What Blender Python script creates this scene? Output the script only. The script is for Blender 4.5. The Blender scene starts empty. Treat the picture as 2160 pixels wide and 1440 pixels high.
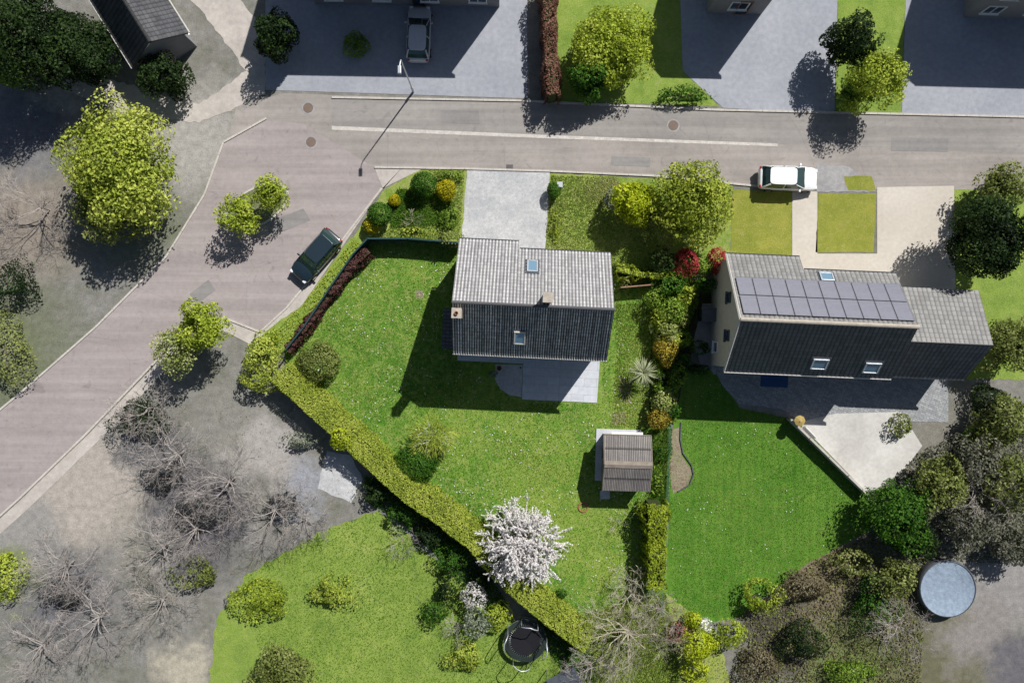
import bpy, bmesh, math, random
import numpy as np
from mathutils import Vector, Matrix
random.seed(7)
RNG = np.random.default_rng(11)
C = bpy.context.scene.collection
sc = bpy.context.scene
# ---------------------------------------------------------------- camera, sky, sun, exposure
PPM = 29.0                       # photograph pixels per metre on the ground
CAMH = 1700.0 / PPM              # height of the drone
cam_d = bpy.data.cameras.new('camera'); cam = bpy.data.objects.new('camera', cam_d); C.objects.link(cam)
cam.location = (0, 0, CAMH); cam.rotation_euler = (0, 0, 0)
cam_d.sensor_width = 36; cam_d.lens = 36 * 1700 / 2160; cam_d.clip_start = 1; cam_d.clip_end = 2000
sc.camera = cam
SUN_EL = math.radians(46.5); SUN_AZ = math.atan2(0.59, 0.81)
world = bpy.data.worlds.new('World'); sc.world = world; world.use_nodes = True
wn = world.node_tree
sky = wn.nodes.new('ShaderNodeTexSky'); sky.sky_type = 'NISHITA'; sky.sun_disc = False
sky.sun_elevation = SUN_EL; sky.sun_rotation = SUN_AZ
wn.links.new(sky.outputs[0], wn.nodes['Background'].inputs[0])
wn.nodes['Background'].inputs[1].default_value = 0.043
sd = bpy.data.lights.new('sun', 'SUN'); sd.energy = 4.2; sd.angle = math.radians(0.53); sd.color = (1.0, 0.97, 0.925)
sun = bpy.data.objects.new('sun', sd); C.objects.link(sun)
SV = Vector((math.sin(SUN_AZ) * math.cos(SUN_EL), math.cos(SUN_AZ) * math.cos(SUN_EL), math.sin(SUN_EL)))
sun.rotation_euler = SV.to_track_quat('Z', 'Y').to_euler(); sun.location = (20, 30, 40)
sc.view_settings.view_transform = 'Standard'; sc.view_settings.look = 'None'
sc.view_settings.gamma = 1; sc.view_settings.exposure = 0.42
sc.cycles.max_bounces = 5; sc.cycles.transparent_max_bounces = 6

def W(px, py, h=0.0):            # photograph pixel seen at height h -> world point
    k = (1 - h / CAMH) / PPM
    return Vector(((px - 1080) * k, (720 - py) * k, h))
def G(px, py, h=0.0):            # the ground point below it
    v = W(px, py, h); return Vector((v.x, v.y, 0))

# ---------------------------------------------------------------- tagging
def tag(o, label, cat, group=None):
    o['label'] = label; o['category'] = cat
    if group: o['group'] = group
    return o
def thing(name, loc, label, cat, rz=0.0, group=None):
    o = bpy.data.objects.new(name, None); C.objects.link(o)
    o.empty_display_size = 0.3
    o.location = loc; o.rotation_euler = (0, 0, rz)
    return tag(o, label, cat, group)
def dup(o, parent=None):
    c = o.copy(); C.objects.link(c)
    if parent is not None: c.parent = parent
    for ch in list(o.children): dup(ch, c)
    return c

# ---------------------------------------------------------------- materials
class NT:
    def __init__(s, name):
        m = bpy.data.materials.new(name); m.use_nodes = True
        s.m = m; s.n = m.node_tree.nodes; s.l = m.node_tree.links
        s.b = s.n['Principled BSDF']
        s.b.inputs['Specular IOR Level'].default_value = 0.25
        s.co = s.n.new('ShaderNodeTexCoord').outputs['Object']
    def new(s, t, **k):
        x = s.n.new(t)
        for a, b in k.items(): setattr(x, a, b)
        return x
    def link(s, a, b): s.l.new(a, b)
    def noise(s, scale, detail=5, rough=0.6, co=None, dist=0.0):
        x = s.new('ShaderNodeTexNoise'); x.inputs['Scale'].default_value = scale
        x.inputs['Detail'].default_value = detail; x.inputs['Roughness'].default_value = rough
        x.inputs['Distortion'].default_value = dist
        s.link(co or s.co, x.inputs['Vector']); return x.outputs['Fac']
    def ramp(s, fac, stops):
        x = s.new('ShaderNodeValToRGB'); e = x.color_ramp.elements
        while len(e) < len(stops): e.new(0.5)
        for k, (p, c) in enumerate(stops):
            e[k].position = p; e[k].color = (*c, 1) if len(c) == 3 else c
        s.link(fac, x.inputs['Fac']); return x.outputs['Color']
    def math(s, op, a, b=None, c=None):
        x = s.new('ShaderNodeMath', operation=op)
        for k, v in enumerate((a, b, c)):
            if v is None: continue
            if isinstance(v, (int, float)): x.inputs[k].default_value = v
            else: s.link(v, x.inputs[k])
        return x.outputs[0]
    def mix(s, fac, a, b, mode='MIX'):
        x = s.new('ShaderNodeMix', data_type='RGBA', blend_type=mode)
        for k, v in ((0, fac), (6, a), (7, b)):
            if isinstance(v, (int, float)): x.inputs[k].default_value = v
            elif isinstance(v, tuple): x.inputs[k].default_value = (*v, 1)
            else: s.link(v, x.inputs[k])
        return x.outputs[2]
    def mrange(s, v, a, b, c, d):
        x = s.new('ShaderNodeMapRange')
        for k, q in enumerate((a, b, c, d)): x.inputs[k + 1].default_value = q
        s.link(v, x.inputs[0]); return x.outputs[0]
    def bump(s, h, dist=0.02, strength=0.6):
        x = s.new('ShaderNodeBump'); x.inputs['Distance'].default_value = dist
        x.inputs['Strength'].default_value = strength
        s.link(h, x.inputs['Height']); s.link(x.outputs[0], s.b.inputs['Normal'])
    def out(s, col, rough=0.85, metal=0.0):
        if isinstance(col, tuple): s.b.inputs['Base Color'].default_value = (*col, 1)
        else: s.link(col, s.b.inputs['Base Color'])
        s.b.inputs['Roughness'].default_value = rough; s.b.inputs['Metallic'].default_value = metal
        return s.m
def flat(name, col, rough=0.6, metal=0.0, mottle=0.15, scale=6.0, spec=0.25):
    t = NT(name); f = t.noise(scale, 4)
    v = t.mrange(f, 0.25, 0.75, 1 - mottle, 1 + mottle)
    t.b.inputs['Specular IOR Level'].default_value = spec
    return t.out(t.mix(1.0, col, v, 'MULTIPLY'), rough, metal)
def mottled(name, stops, scale=1.0, layers=((8, .25), (40, .2)), bump=(60, .01, .5), rough=0.9, detail=6):
    t = NT(name); c = t.ramp(t.noise(scale, detail, 0.65), stops)
    for sc_, am in layers:
        v = t.mrange(t.noise(sc_, 3), 0.3, 0.7, 1 - am, 1 + am)
        c = t.mix(1.0, c, v, 'MULTIPLY')
    if bump: t.bump(t.noise(bump[0], 4), bump[1], bump[2])
    return t.out(c, rough)
def leafmat(name, dark, mid, light, trans=0.32, rough=0.6):
    t = NT(name)
    a = t.new('ShaderNodeAttribute', attribute_name='tint')
    c = t.ramp(a.outputs['Fac'], ((0.0, dark), (0.5, mid), (1.0, light)))
    t.out(c, rough); t.b.inputs['Specular IOR Level'].default_value = 0.15
    tr = t.new('ShaderNodeBsdfTranslucent'); t.link(c, tr.inputs[0])
    mx = t.new('ShaderNodeMixShader'); mx.inputs[0].default_value = trans
    t.link(t.b.outputs[0], mx.inputs[1]); t.link(tr.outputs[0], mx.inputs[2])
    t.link(mx.outputs[0], t.n['Material Output'].inputs['Surface'])
    return t.m
def grassmat(name, stops, straw=(0.20, 0.21, 0.06), straw_amt=0.55, stripe=0.0, lo=0.5, wscale=0.11, spots=()):
    t = NT(name)
    n1 = t.noise(wscale, 5, 0.6); n2 = t.noise(0.9, 6, 0.7, dist=0.4); n3 = t.noise(9, 4, 0.75); n4 = t.noise(42, 3, 0.8)
    f = t.math('ADD', t.math('MULTIPLY', n1, 0.35), t.math('ADD', t.math('MULTIPLY', n2, 0.33), t.math('MULTIPLY', n3, 0.32)))
    for px, py, r, am in spots:          # worn or lush areas of the lawn
        v = t.new('ShaderNodeVectorMath', operation='DISTANCE'); t.link(t.co, v.inputs[0]); g = G(px, py); v.inputs[1].default_value = (g.x, g.y, 0)
        f = t.math('ADD', f, t.math('MULTIPLY', t.mrange(v.outputs['Value'], r * .2, r * 1.2, 1, 0), am))
    c = t.ramp(f, stops)
    sf = t.mrange(t.noise(2.3, 7, 0.8, dist=0.8), lo + 0.03, lo + 0.22, 0, straw_amt)
    c = t.mix(sf, c, straw)
    c = t.mix(1.0, c, t.mrange(n4, 0.3, 0.7, 0.62, 1.38), 'MULTIPLY')
    if stripe:
        w = t.new('ShaderNodeTexWave'); w.inputs['Scale'].default_value = 0.55; w.inputs['Distortion'].default_value = 1.2
        w.inputs['Detail'].default_value = 2; t.link(t.co, w.inputs['Vector'])
        c = t.mix(1.0, c, t.mrange(w.outputs['Fac'], 0, 1, 1 - stripe, 1 + stripe), 'MULTIPLY')
    h = t.math('ADD', t.math('MULTIPLY', n3, 0.6), n4)
    t.bump(h, 0.06, 0.7)
    t.b.inputs['Specular IOR Level'].default_value = 0.1
    return t.out(c, 0.95)

# ---------------------------------------------------------------- mesh helpers
class MB:
    def __init__(s): s.v = []; s.f = []; s.mi = []; s.cur = 0
    def quad(s, *p):
        k = len(s.v); s.v += [tuple(q) for q in p]; s.f.append(tuple(range(k, k + len(p)))); s.mi.append(s.cur)
    def box(s, c, size, rz=0.0, M=None, taper=1.0):
        x, y, z = size[0] / 2, size[1] / 2, size[2] / 2
        R = Matrix.Rotation(rz, 3, 'Z'); k = len(s.v)
        for dz in (-1, 1):
            q = taper if dz > 0 else 1.0
            for dx, dy in ((-1, -1), (1, -1), (1, 1), (-1, 1)):
                p = R @ Vector((dx * x * q, dy * y * q, dz * z)) + Vector(c)
                if M is not None: p = M @ p
                s.v.append(tuple(p))
        for f in ((3, 2, 1, 0), (4, 5, 6, 7), (0, 1, 5, 4), (1, 2, 6, 5), (2, 3, 7, 6), (3, 0, 4, 7)):
            s.f.append(tuple(k + i for i in f)); s.mi.append(s.cur)
    def tube(s, pts, rad, sides=6, closed=False, cap=True):
        pts = [Vector(p) for p in pts]; n = len(pts)
        if not hasattr(rad, '__len__'): rad = [rad] * n
        k0 = len(s.v)
        for i, p in enumerate(pts):
            if closed: d = pts[(i + 1) % n] - pts[i - 1]
            else: d = pts[min(i + 1, n - 1)] - pts[max(i - 1, 0)]
            d = d.normalized() if d.length > 1e-9 else Vector((0, 0, 1))
            a = d.cross(Vector((0, 0, 1)))
            if a.length < 0.05: a = d.cross(Vector((1, 0, 0)))
            a.normalize(); b = d.cross(a)
            for j in range(sides):
                t = 2 * math.pi * j / sides
                s.v.append(tuple(p + (a * math.cos(t) + b * math.sin(t)) * rad[i]))
        for i in range(n if closed else n - 1):
            i2 = (i + 1) % n
            for j in range(sides):
                j2 = (j + 1) % sides
                s.f.append((k0 + i * sides + j, k0 + i * sides + j2, k0 + i2 * sides + j2, k0 + i2 * sides + j)); s.mi.append(s.cur)
        if cap and not closed:
            s.f.append(tuple(k0 + j for j in reversed(range(sides)))); s.mi.append(s.cur)
            s.f.append(tuple(k0 + (n - 1) * sides + j for j in range(sides))); s.mi.append(s.cur)
    def prism(s, poly, z0, z1):
        n = len(poly); k = len(s.v)
        s.v += [(p[0], p[1], z0) for p in poly] + [(p[0], p[1], z1) for p in poly]
        s.f.append(tuple(k + n + i for i in range(n))); s.mi.append(s.cur)
        s.f.append(tuple(k + i for i in reversed(range(n)))); s.mi.append(s.cur)
        for i in range(n):
            j = (i + 1) % n; s.f.append((k + i, k + j, k + n + j, k + n + i)); s.mi.append(s.cur)
    def lathe(s, prof, sides=24, c=(0, 0, 0)):
        k = len(s.v)
        for r, z in prof:
            for j in range(sides):
                t = 2 * math.pi * j / sides; s.v.append((c[0] + r * math.cos(t), c[1] + r * math.sin(t), c[2] + z))
        for i in range(len(prof) - 1):
            for j in range(sides):
                j2 = (j + 1) % sides
                s.f.append((k + i * sides + j, k + i * sides + j2, k + (i + 1) * sides + j2, k + (i + 1) * sides + j)); s.mi.append(s.cur)
    def build(s, name, mats, parent=None, smooth=False, loc=None, bevel=0.0):
        me = bpy.data.meshes.new(name); me.from_pydata(s.v, [], s.f)
        if not isinstance(mats, (list, tuple)): mats = [mats]
        for m in mats: me.materials.append(m)
        if len(mats) > 1: me.polygons.foreach_set('material_index', s.mi)
        if smooth: me.polygons.foreach_set('use_smooth', [True] * len(s.f))
        me.update()
        o = bpy.data.objects.new(name, me); C.objects.link(o)
        if parent is not None: o.parent = parent
        if loc is not None: o.location = loc
        if bevel:
            b = o.modifiers.new('bevel', 'BEVEL'); b.width = bevel; b.segments = 2; b.limit_method = 'ANGLE'
        return o
def npmesh(name, V, F, mats, parent=None, tint=None, uv=None, loc=None, smooth=False):
    """V (n,3), F (m,k) constant k"""
    me = bpy.data.meshes.new(name); m, k = F.shape
    me.vertices.add(len(V)); me.vertices.foreach_set('co', V.astype(np.float32).ravel())
    me.loops.add(m * k); me.loops.foreach_set('vertex_index', F.astype(np.int32).ravel())
    me.polygons.add(m); me.polygons.foreach_set('loop_start', np.arange(0, m * k, k, dtype=np.int32))
    me.polygons.foreach_set('loop_total', np.full(m, k, dtype=np.int32))
    if smooth: me.polygons.foreach_set('use_smooth', np.ones(m, dtype=bool))
    for q in (mats if isinstance(mats, (list, tuple)) else [mats]): me.materials.append(q)
    if tint is not None:
        a = me.attributes.new('tint', 'FLOAT', 'POINT'); a.data.foreach_set('value', tint.astype(np.float32))
    if uv is not None:
        u = me.uv_layers.new(name='UVMap'); u.data.foreach_set('uv', uv[F.ravel()].astype(np.float32).ravel())
    me.update(calc_edges=True)
    o = bpy.data.objects.new(name, me); C.objects.link(o)
    if parent is not None: o.parent = parent
    if loc is not None: o.location = loc
    return o
def densify(poly, step=0.35, jit=0.0):
    out = []; n = len(poly)
    for i in range(n):
        a = Vector(poly[i][:2]); b = Vector(poly[(i + 1) % n][:2]); L = (b - a).length
        k = max(1, int(L / step)) if jit else 1
        for j in range(k):
            p = a.lerp(b, j / k)
            if jit and j: p += Vector((random.uniform(-jit, jit), random.uniform(-jit, jit)))
            out.append((p.x, p.y))
    return out
def sheet(name, pix, z, mat, jit=0.0, step=0.35, kind='structure', world_pts=False):
    poly = [tuple(G(*p)[:2]) for p in pix] if not world_pts else pix
    poly = densify(poly, step, jit)
    bm = bmesh.new(); vs = [bm.verts.new((x, y, z)) for x, y in poly]
    f = bm.faces.new(vs); f.normal_update()
    if f.normal.z < 0: f.normal_flip()
    bmesh.ops.triangulate(bm, faces=bm.faces[:])
    me = bpy.data.meshes.new(name); bm.to_mesh(me); bm.free(); me.materials.append(mat)
    o = bpy.data.objects.new(name, me); C.objects.link(o); o['kind'] = kind
    return o

# ---------------------------------------------------------------- foliage
def leafquads(P, N, size, tint, aspect=0.6):
    n = len(P)
    R = RNG.normal(size=(n, 3)); N = N / (np.linalg.norm(N, axis=1, keepdims=True) + 1e-9)
    A = np.cross(N, R); A /= (np.linalg.norm(A, axis=1, keepdims=True) + 1e-9); Bv = np.cross(N, A)
    s = np.broadcast_to(np.asarray(size, float).reshape(-1, 1), (n, 1)) * RNG.uniform(0.65, 1.3, (n, 1))
    V = np.stack([P - A * s, P - Bv * s * aspect + N * s * 0.15, P + A * s, P + Bv * s * aspect + N * s * 0.15], 1).reshape(-1, 3)
    F = np.arange(4 * n).reshape(n, 4)
    return V, F, np.repeat(tint, 4)
def lobes(D, k=14, power=3.0):
    L = RNG.normal(size=(k, 3)); L /= np.linalg.norm(L, axis=1, keepdims=True); w = RNG.uniform(-1, 1, k)
    return (np.sign(D @ L.T) * np.abs(D @ L.T) ** power) @ w / 1.6
def crown_pts(c, r, n, lump=0.2, shell=0.16, low=-0.55, gap=0.0, k=16):
    D = RNG.normal(size=(int(n * 6), 3)); D /= np.linalg.norm(D, axis=1, keepdims=True)
    wgt = np.linalg.norm(D / np.asarray(r), axis=1); D = D[(D[:, 2] > low) & (RNG.uniform(0, 1, len(D)) < wgt / wgt.max())][:n]
    lb = lobes(D, k); fine = lobes(D, 60, 9.0)
    rad = 1 + lump * lb + lump * 0.8 * fine - np.abs(RNG.normal(size=len(D))) * shell
    if gap:
        keep = (lobes(D, 140, 26.0) * .7 + RNG.normal(size=len(D)) * 0.22) > -max(gap * .6, .25)
        D, rad, lb, fine = D[keep], rad[keep], lb[keep], fine[keep]
    P = D * rad[:, None] * np.asarray(r) + np.asarray(c)
    tint = np.clip(0.5 + 0.25 * fine + 0.2 * lb + RNG.normal(size=len(D)) * 0.2, 0, 1)
    return P, D, tint
def foliage(name, blobs, leaf, mat, parent=None, dens=1.0, lump=0.2, shell=0.16, spread=0.55, gap=0.0, loc=None, aspect=0.6, low=-0.55):
    """blobs: (x,y,z,rx,ry,rz)"""
    Ps, Ns, Ts = [], [], []
    for (x, y, z, rx, ry, rz) in blobs:
        area = 4 * math.pi * (((rx * ry) ** 1.6 + (rx * rz) ** 1.6 + (ry * rz) ** 1.6) / 3) ** (1 / 1.6)
        n = max(80, int(area / (leaf * leaf) * 0.85 * dens))
        P, D, t = crown_pts((x, y, z), (rx, ry, rz), n, lump, shell, low, gap)
        Ps.append(P); Ns.append(D + RNG.normal(size=D.shape) * spread); Ts.append(t)
    P = np.concatenate(Ps); N = np.concatenate(Ns); T = np.concatenate(Ts)
    k = P[:, 2] > 0.02; P, N, T = P[k], N[k], T[k]
    V, F, T = leafquads(P, N, leaf, T, aspect)
    return npmesh(name, V, F, mat, parent, tint=T, loc=loc)
def limb(mb, a, b, r0, r1, wob=0.12, n=5, sides=6):
    a = Vector(a); b = Vector(b); L = (b - a).length; pts = []
    for i in range(n + 1):
        t = i / n; p = a.lerp(b, t)
        if 0 < i < n: p += Vector([random.uniform(-1, 1) * wob * L * 0.3 for _ in range(3)])
        pts.append(p)
    mb.tube(pts, [r0 + (r1 - r0) * i / n for i in range(n + 1)], sides)
    return pts
def shrub(px, py, h, r, hgt, mat, label, leaf=0.085, cat='shrub', group=None, lump=0.18, gap=0.0, dens=1.0, name='shrub', stem=True, spread=0.5, sub=None):
    """observed centre px,py of a crown whose widest level is at h; r=(rx,ry) metres; hgt total height"""
    g = G(px, py, h); root = thing(name, g, label, cat, 0, group)
    rx, ry = r if isinstance(r, tuple) else (r, r)
    rz = max(hgt - h, 0.25)
    blobs = [(0, 0, h, rx, ry, rz)]
    for q in (sub or []): blobs.append(q)
    foliage('foliage', blobs, leaf, mat, root, dens, lump, gap=gap + .2 if gap else 0, spread=spread, low=-0.75)
    if stem:
        mb = MB()
        for k in range(5):
            t = k * 1.257 + random.random()
            limb(mb, (0.05 * math.cos(t), 0.05 * math.sin(t), -0.02), (rx * .55 * math.cos(t), ry * .55 * math.sin(t), h + rz * .2), 0.035, 0.012, n=4, sides=5)
        mb.build('stem', M['bark'], root)
    return root
def tree(px, py, h, r, hgt, mat, label, leaf=0.10, lump=0.28, gap=0.25, dens=1.0, blobs=6, cat='tree', name='tree', bark='bark', trunk_r=0.16, group=None):
    g = G(px, py, h); root = thing(name, g, label, cat, 0, group)
    rz = hgt - h; bl = [(0, 0, h, r * .72, r * .72, rz * .9)]
    for k in range(blobs):
        t = 2 * math.pi * k / blobs + random.uniform(-.3, .3); d = r * random.uniform(.42, .6); q = random.uniform(.38, .55)
        bl.append((d * math.cos(t), d * math.sin(t), h + random.uniform(-.45, .25) * rz, r * q, r * q, rz * q * 1.1))
    foliage('crown', bl, leaf, mat, root, dens, lump, shell=0.26, gap=gap, spread=0.6)
    mb = MB(); z0 = h * .45
    tp = limb(mb, (0, 0, -.05), (random.uniform(-.15, .15), random.uniform(-.15, .15), h), trunk_r * 1.25, trunk_r * .5, .05, 6, 9)
    for b in bl[1:]:
        limb(mb, tp[3], (b[0], b[1], b[2]), trunk_r * .5, trunk_r * .12, .2, 5, 6)
        for _ in range(3):
            limb(mb, (b[0] * .6, b[1] * .6, b[2] * .7 + h * .25), (b[0] * 1.3 + random.uniform(-.5, .5), b[1] * 1.3 + random.uniform(-.5, .5), b[2] + b[5] * .6), trunk_r * .2, .012, .2, 4, 4)
    mb.build('trunk', M[bark], root)
    return root
def grow(mb, p, d, L, r, depth, tips, split=3, flat_=0.0, spread=0.55, shrink=0.72):
    n = 4; pts = [p.copy()]; q = p.copy(); dd = d.copy()
    for i in range(n):
        dd = (dd + Vector([random.gauss(0, .16) for _ in range(3)]) + Vector((0, 0, -flat_ * .1))).normalized()
        q = q + dd * (L / n); pts.append(q.copy())
    r1 = max(r * .55, .007)
    mb.tube(pts, [r + (r1 - r) * i / n for i in range(n + 1)], 6 if r > .03 else 3, cap=False)
    tips.append((pts, depth))
    if depth == 0: return
    for k in range(split):
        s_ = pts[random.choice((2, 3, 4))] if k else pts[-1]
        nd = (dd + Vector([random.gauss(0, spread) for _ in range(3)])).normalized()
        grow(mb, s_, nd, L * shrink * random.uniform(.8, 1.15), r1 * .85, depth - 1, tips, split, flat_, spread, shrink)
def bare_tree(px, py, h, r, hgt, label, mat='pale_bark', depth=4, limbs=7, split=3, name='bare_tree', twig=1.0, cat='bare tree', group=None, spread=.5, er=(.5, 1.0)):
    g = G(px, py, h); root = thing(name, g, label, cat, 0, group)
    tb = MB(); r0 = 0.032 * hgt * .5 * twig
    th = hgt * .3
    pts = limb(tb, (0, 0, -.05), (.05, -.05, th), r0 * 1.2, r0 * .9, .06, 4, 8)
    tb.build('trunk', M[mat], root)
    mb = MB(); tips = []
    for k in range(limbs):
        t = 2 * math.pi * k / limbs + random.uniform(-.3, .3); e = er[0] + (er[1] - er[0]) * ((k * .618) % 1)
        d = Vector((math.cos(t), math.sin(t), e)).normalized()
        s_ = 1 / (1 + .72 + .5 + .37 + .27 * (depth > 3))
        grow(mb, pts[-1 - (k % 2)], d, math.hypot(r, hgt - th) * s_ * .95, r0 * .6, depth, tips, split, spread=spread)
    mb.build('branches', M[mat], root)
    return root, tips
def hedge(name, path, width, hgt, mat, label, leaf=0.07, dens=1.0, lumps=0.06, cat='hedge', at_h=None, taper=.12):
    """path in photograph pixels of the hedge top line; widths in metres"""
    at_h = hgt if at_h is None else at_h
    pts = [G(p[0], p[1], at_h) for p in path]
    ws = width if hasattr(width, '__len__') else [width] * len(pts)
    o0 = pts[0].copy(); root = thing(name, o0, label, cat)
    P, N = [], []
    mbc = MB()
    tot = 0
    for i in range(len(pts) - 1):
        a, b = pts[i], pts[i + 1]; L = (b - a).length; d = (b - a) / L; nrm = Vector((-d.y, d.x, 0))
        n = int(L * ((ws[i] + ws[i + 1]) / 2 + 2 * hgt) / (leaf * leaf) * 1.05 * dens)
        t = RNG.uniform(-0.02, 1.02, n); w = ws[i] + (ws[i + 1] - ws[i]) * t
        per = w + 2 * hgt; u = RNG.uniform(0, 1, n) * per
        s = np.where(u < hgt, -w / 2, np.where(u < hgt + w, u - hgt - w / 2, w / 2))
        z = np.where(u < hgt, u, np.where(u < hgt + w, hgt, per - u))
        nn = np.where(u < hgt, -1, np.where(u < hgt + w, 0, 1)); nz = ((u >= hgt) & (u < hgt + w)).astype(float)
        al = t * L + tot
        wav = lumps * (np.sin(al * 2.1) + np.sin(al * 5.3 + s * 4) + np.sin(al * 0.9 + 1) + 0.8 * np.sin(al * 11 + s * 9)) + RNG.normal(size=n) * leaf * .5
        z = z + wav * nz + wav * .2; s = s + wav * nn
        s = s * (1 + taper - 2 * taper * np.clip(z / hgt, 0, 1))
        x = a.x - o0.x + d.x * t * L + nrm.x * s; y = a.y - o0.y + d.y * t * L + nrm.y * s
        P.append(np.stack([x, y, np.maximum(z, .02)], 1))
        N.append(np.stack([nrm.x * nn, nrm.y * nn, nz + .15], 1) + RNG.normal(size=(n, 3)) * .42)
        c = (a + b) / 2 - o0; wm = min(ws[i], ws[i + 1])
        mbc.box((c.x, c.y, hgt * .42), (L - wm * .1, wm * .6, hgt * .82), math.atan2(d.y, d.x))
        tot += L
    P = np.concatenate(P); N = np.concatenate(N); n = len(P)
    cl = np.sin(P[:, 0] * 3.1 + P[:, 1] * 1.7) * .12 + np.sin(P[:, 0] * 1.1 - P[:, 1] * 2.3) * .14
    T = np.clip(.5 + cl * .7 + RNG.normal(size=n) * .2, 0, 1)
    V, F, T = leafquads(P, N, leaf, T)
    npmesh('foliage', V, F, mat, root, tint=T)
    mbc.build('stems', M['hedge_core'], root)
    return root
# ---------------------------------------------------------------- material set
M = {}
def soft_ground():
    t = NT('garden_ground')
    c = t.ramp(t.noise(.35, 6, .65), ((.3, (.15, .15, .115)), (.55, (.21, .205, .185)), (.75, (.27, .26, .24))))
    wob = t.new('ShaderNodeTexNoise'); wob.inputs['Scale'].default_value = .28; wob.inputs['Detail'].default_value = 7; wob.inputs['Roughness'].default_value = .7
    t.link(t.co, wob.inputs['Vector'])
    sc1 = t.new('ShaderNodeVectorMath', operation='MULTIPLY_ADD'); sc1.inputs[1].default_value = (9, 9, 0); sc1.inputs[2].default_value = (-4.5, -4.5, 0)
    t.link(wob.outputs['Color'], sc1.inputs[0])
    ad = t.new('ShaderNodeVectorMath', operation='ADD'); t.link(t.co, ad.inputs[0]); t.link(sc1.outputs[0], ad.inputs[1])
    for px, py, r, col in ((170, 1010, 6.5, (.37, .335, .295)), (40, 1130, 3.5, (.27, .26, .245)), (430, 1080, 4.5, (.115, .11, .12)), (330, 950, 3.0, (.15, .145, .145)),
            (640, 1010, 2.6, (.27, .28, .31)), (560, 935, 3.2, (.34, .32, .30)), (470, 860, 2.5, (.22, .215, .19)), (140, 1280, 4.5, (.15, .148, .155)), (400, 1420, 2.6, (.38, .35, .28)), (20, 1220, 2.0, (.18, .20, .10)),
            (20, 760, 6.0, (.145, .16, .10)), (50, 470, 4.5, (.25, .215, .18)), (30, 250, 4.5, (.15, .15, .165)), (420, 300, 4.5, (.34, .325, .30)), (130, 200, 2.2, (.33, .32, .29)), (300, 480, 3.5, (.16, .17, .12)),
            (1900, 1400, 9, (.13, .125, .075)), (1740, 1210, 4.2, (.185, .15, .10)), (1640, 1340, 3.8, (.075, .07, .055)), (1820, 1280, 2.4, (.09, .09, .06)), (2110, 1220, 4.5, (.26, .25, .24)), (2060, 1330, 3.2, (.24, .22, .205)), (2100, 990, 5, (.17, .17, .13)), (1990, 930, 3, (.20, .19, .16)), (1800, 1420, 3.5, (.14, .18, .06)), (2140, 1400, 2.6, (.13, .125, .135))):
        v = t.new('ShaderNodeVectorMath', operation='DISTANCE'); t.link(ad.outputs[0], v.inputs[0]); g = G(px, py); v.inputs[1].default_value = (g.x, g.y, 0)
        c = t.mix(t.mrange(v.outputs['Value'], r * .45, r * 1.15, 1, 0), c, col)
    for sc_, am in ((2.2, .18), (11, .2), (45, .22)): c = t.mix(1.0, c, t.mrange(t.noise(sc_, 4), .3, .7, 1 - am, 1 + am), 'MULTIPLY')
    vo = t.new('ShaderNodeTexVoronoi'); vo.inputs['Scale'].default_value = 5; t.link(t.co, vo.inputs['Vector'])
    c = t.mix(t.mrange(vo.outputs['Distance'], .05, .12, .35, 0), c, (.10, .075, .04))
    t.bump(t.noise(30, 4), .05, .7)
    return t.out(c, .95)
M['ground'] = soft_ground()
M['lawn'] = grassmat('lawn_grass', ((.35, (.034, .108, .013)), (.44, (.060, .170, .018)), (.51, (.105, .235, .026)), (.60, (.20, .30, .045))), (.30, .34, .10), .85, lo=.42, wscale=.16, spots=((1090, 925, 5.0, .055), (1170, 1050, 4.5, .06), (1000, 950, 3, .04), (1240, 1120, 4, .05), (1300, 870, 2.5, .06), (930, 880, 3, .03), (700, 660, 5, -.02), (900, 720, 4, -.02), (1250, 1240, 3, .04)))
M['lawn_meadow'] = grassmat('meadow_grass', ((.34, (.07, .15, .02)), (.45, (.16, .26, .035)), (.52, (.26, .34, .06)), (.62, (.36, .39, .12))), (.34, .33, .15), .8, lo=.42)
M['lawn_mown'] = grassmat('mown_grass', ((.34, (.04, .125, .014)), (.46, (.065, .18, .018)), (.54, (.095, .22, .025)), (.66, (.16, .27, .045))), (.20, .24, .07), .5, stripe=.06, lo=.45, spots=((1500, 1180, 5, .03), (1600, 1000, 5, .02), (1480, 1000, 3, -.02), (1720, 1130, 3, .04)))
M['lawn_dry'] = grassmat('dry_grass', ((.30, (.14, .17, .03)), (.47, (.22, .25, .04)), (.56, (.30, .30, .06)), (.68, (.34, .32, .10))), (.42, .36, .17), .6)
M['lawn_dull'] = grassmat('dull_grass', ((.30, (.10, .12, .06)), (.47, (.15, .17, .09)), (.56, (.20, .21, .12)), (.68, (.26, .25, .17))), (.30, .27, .20), .6)
M['lawn_light'] = grassmat('light_grass', ((.32, (.09, .16, .03)), (.44, (.16, .25, .045)), (.52, (.23, .32, .06)), (.62, (.32, .37, .10))), (.33, .32, .15), .7)
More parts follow.
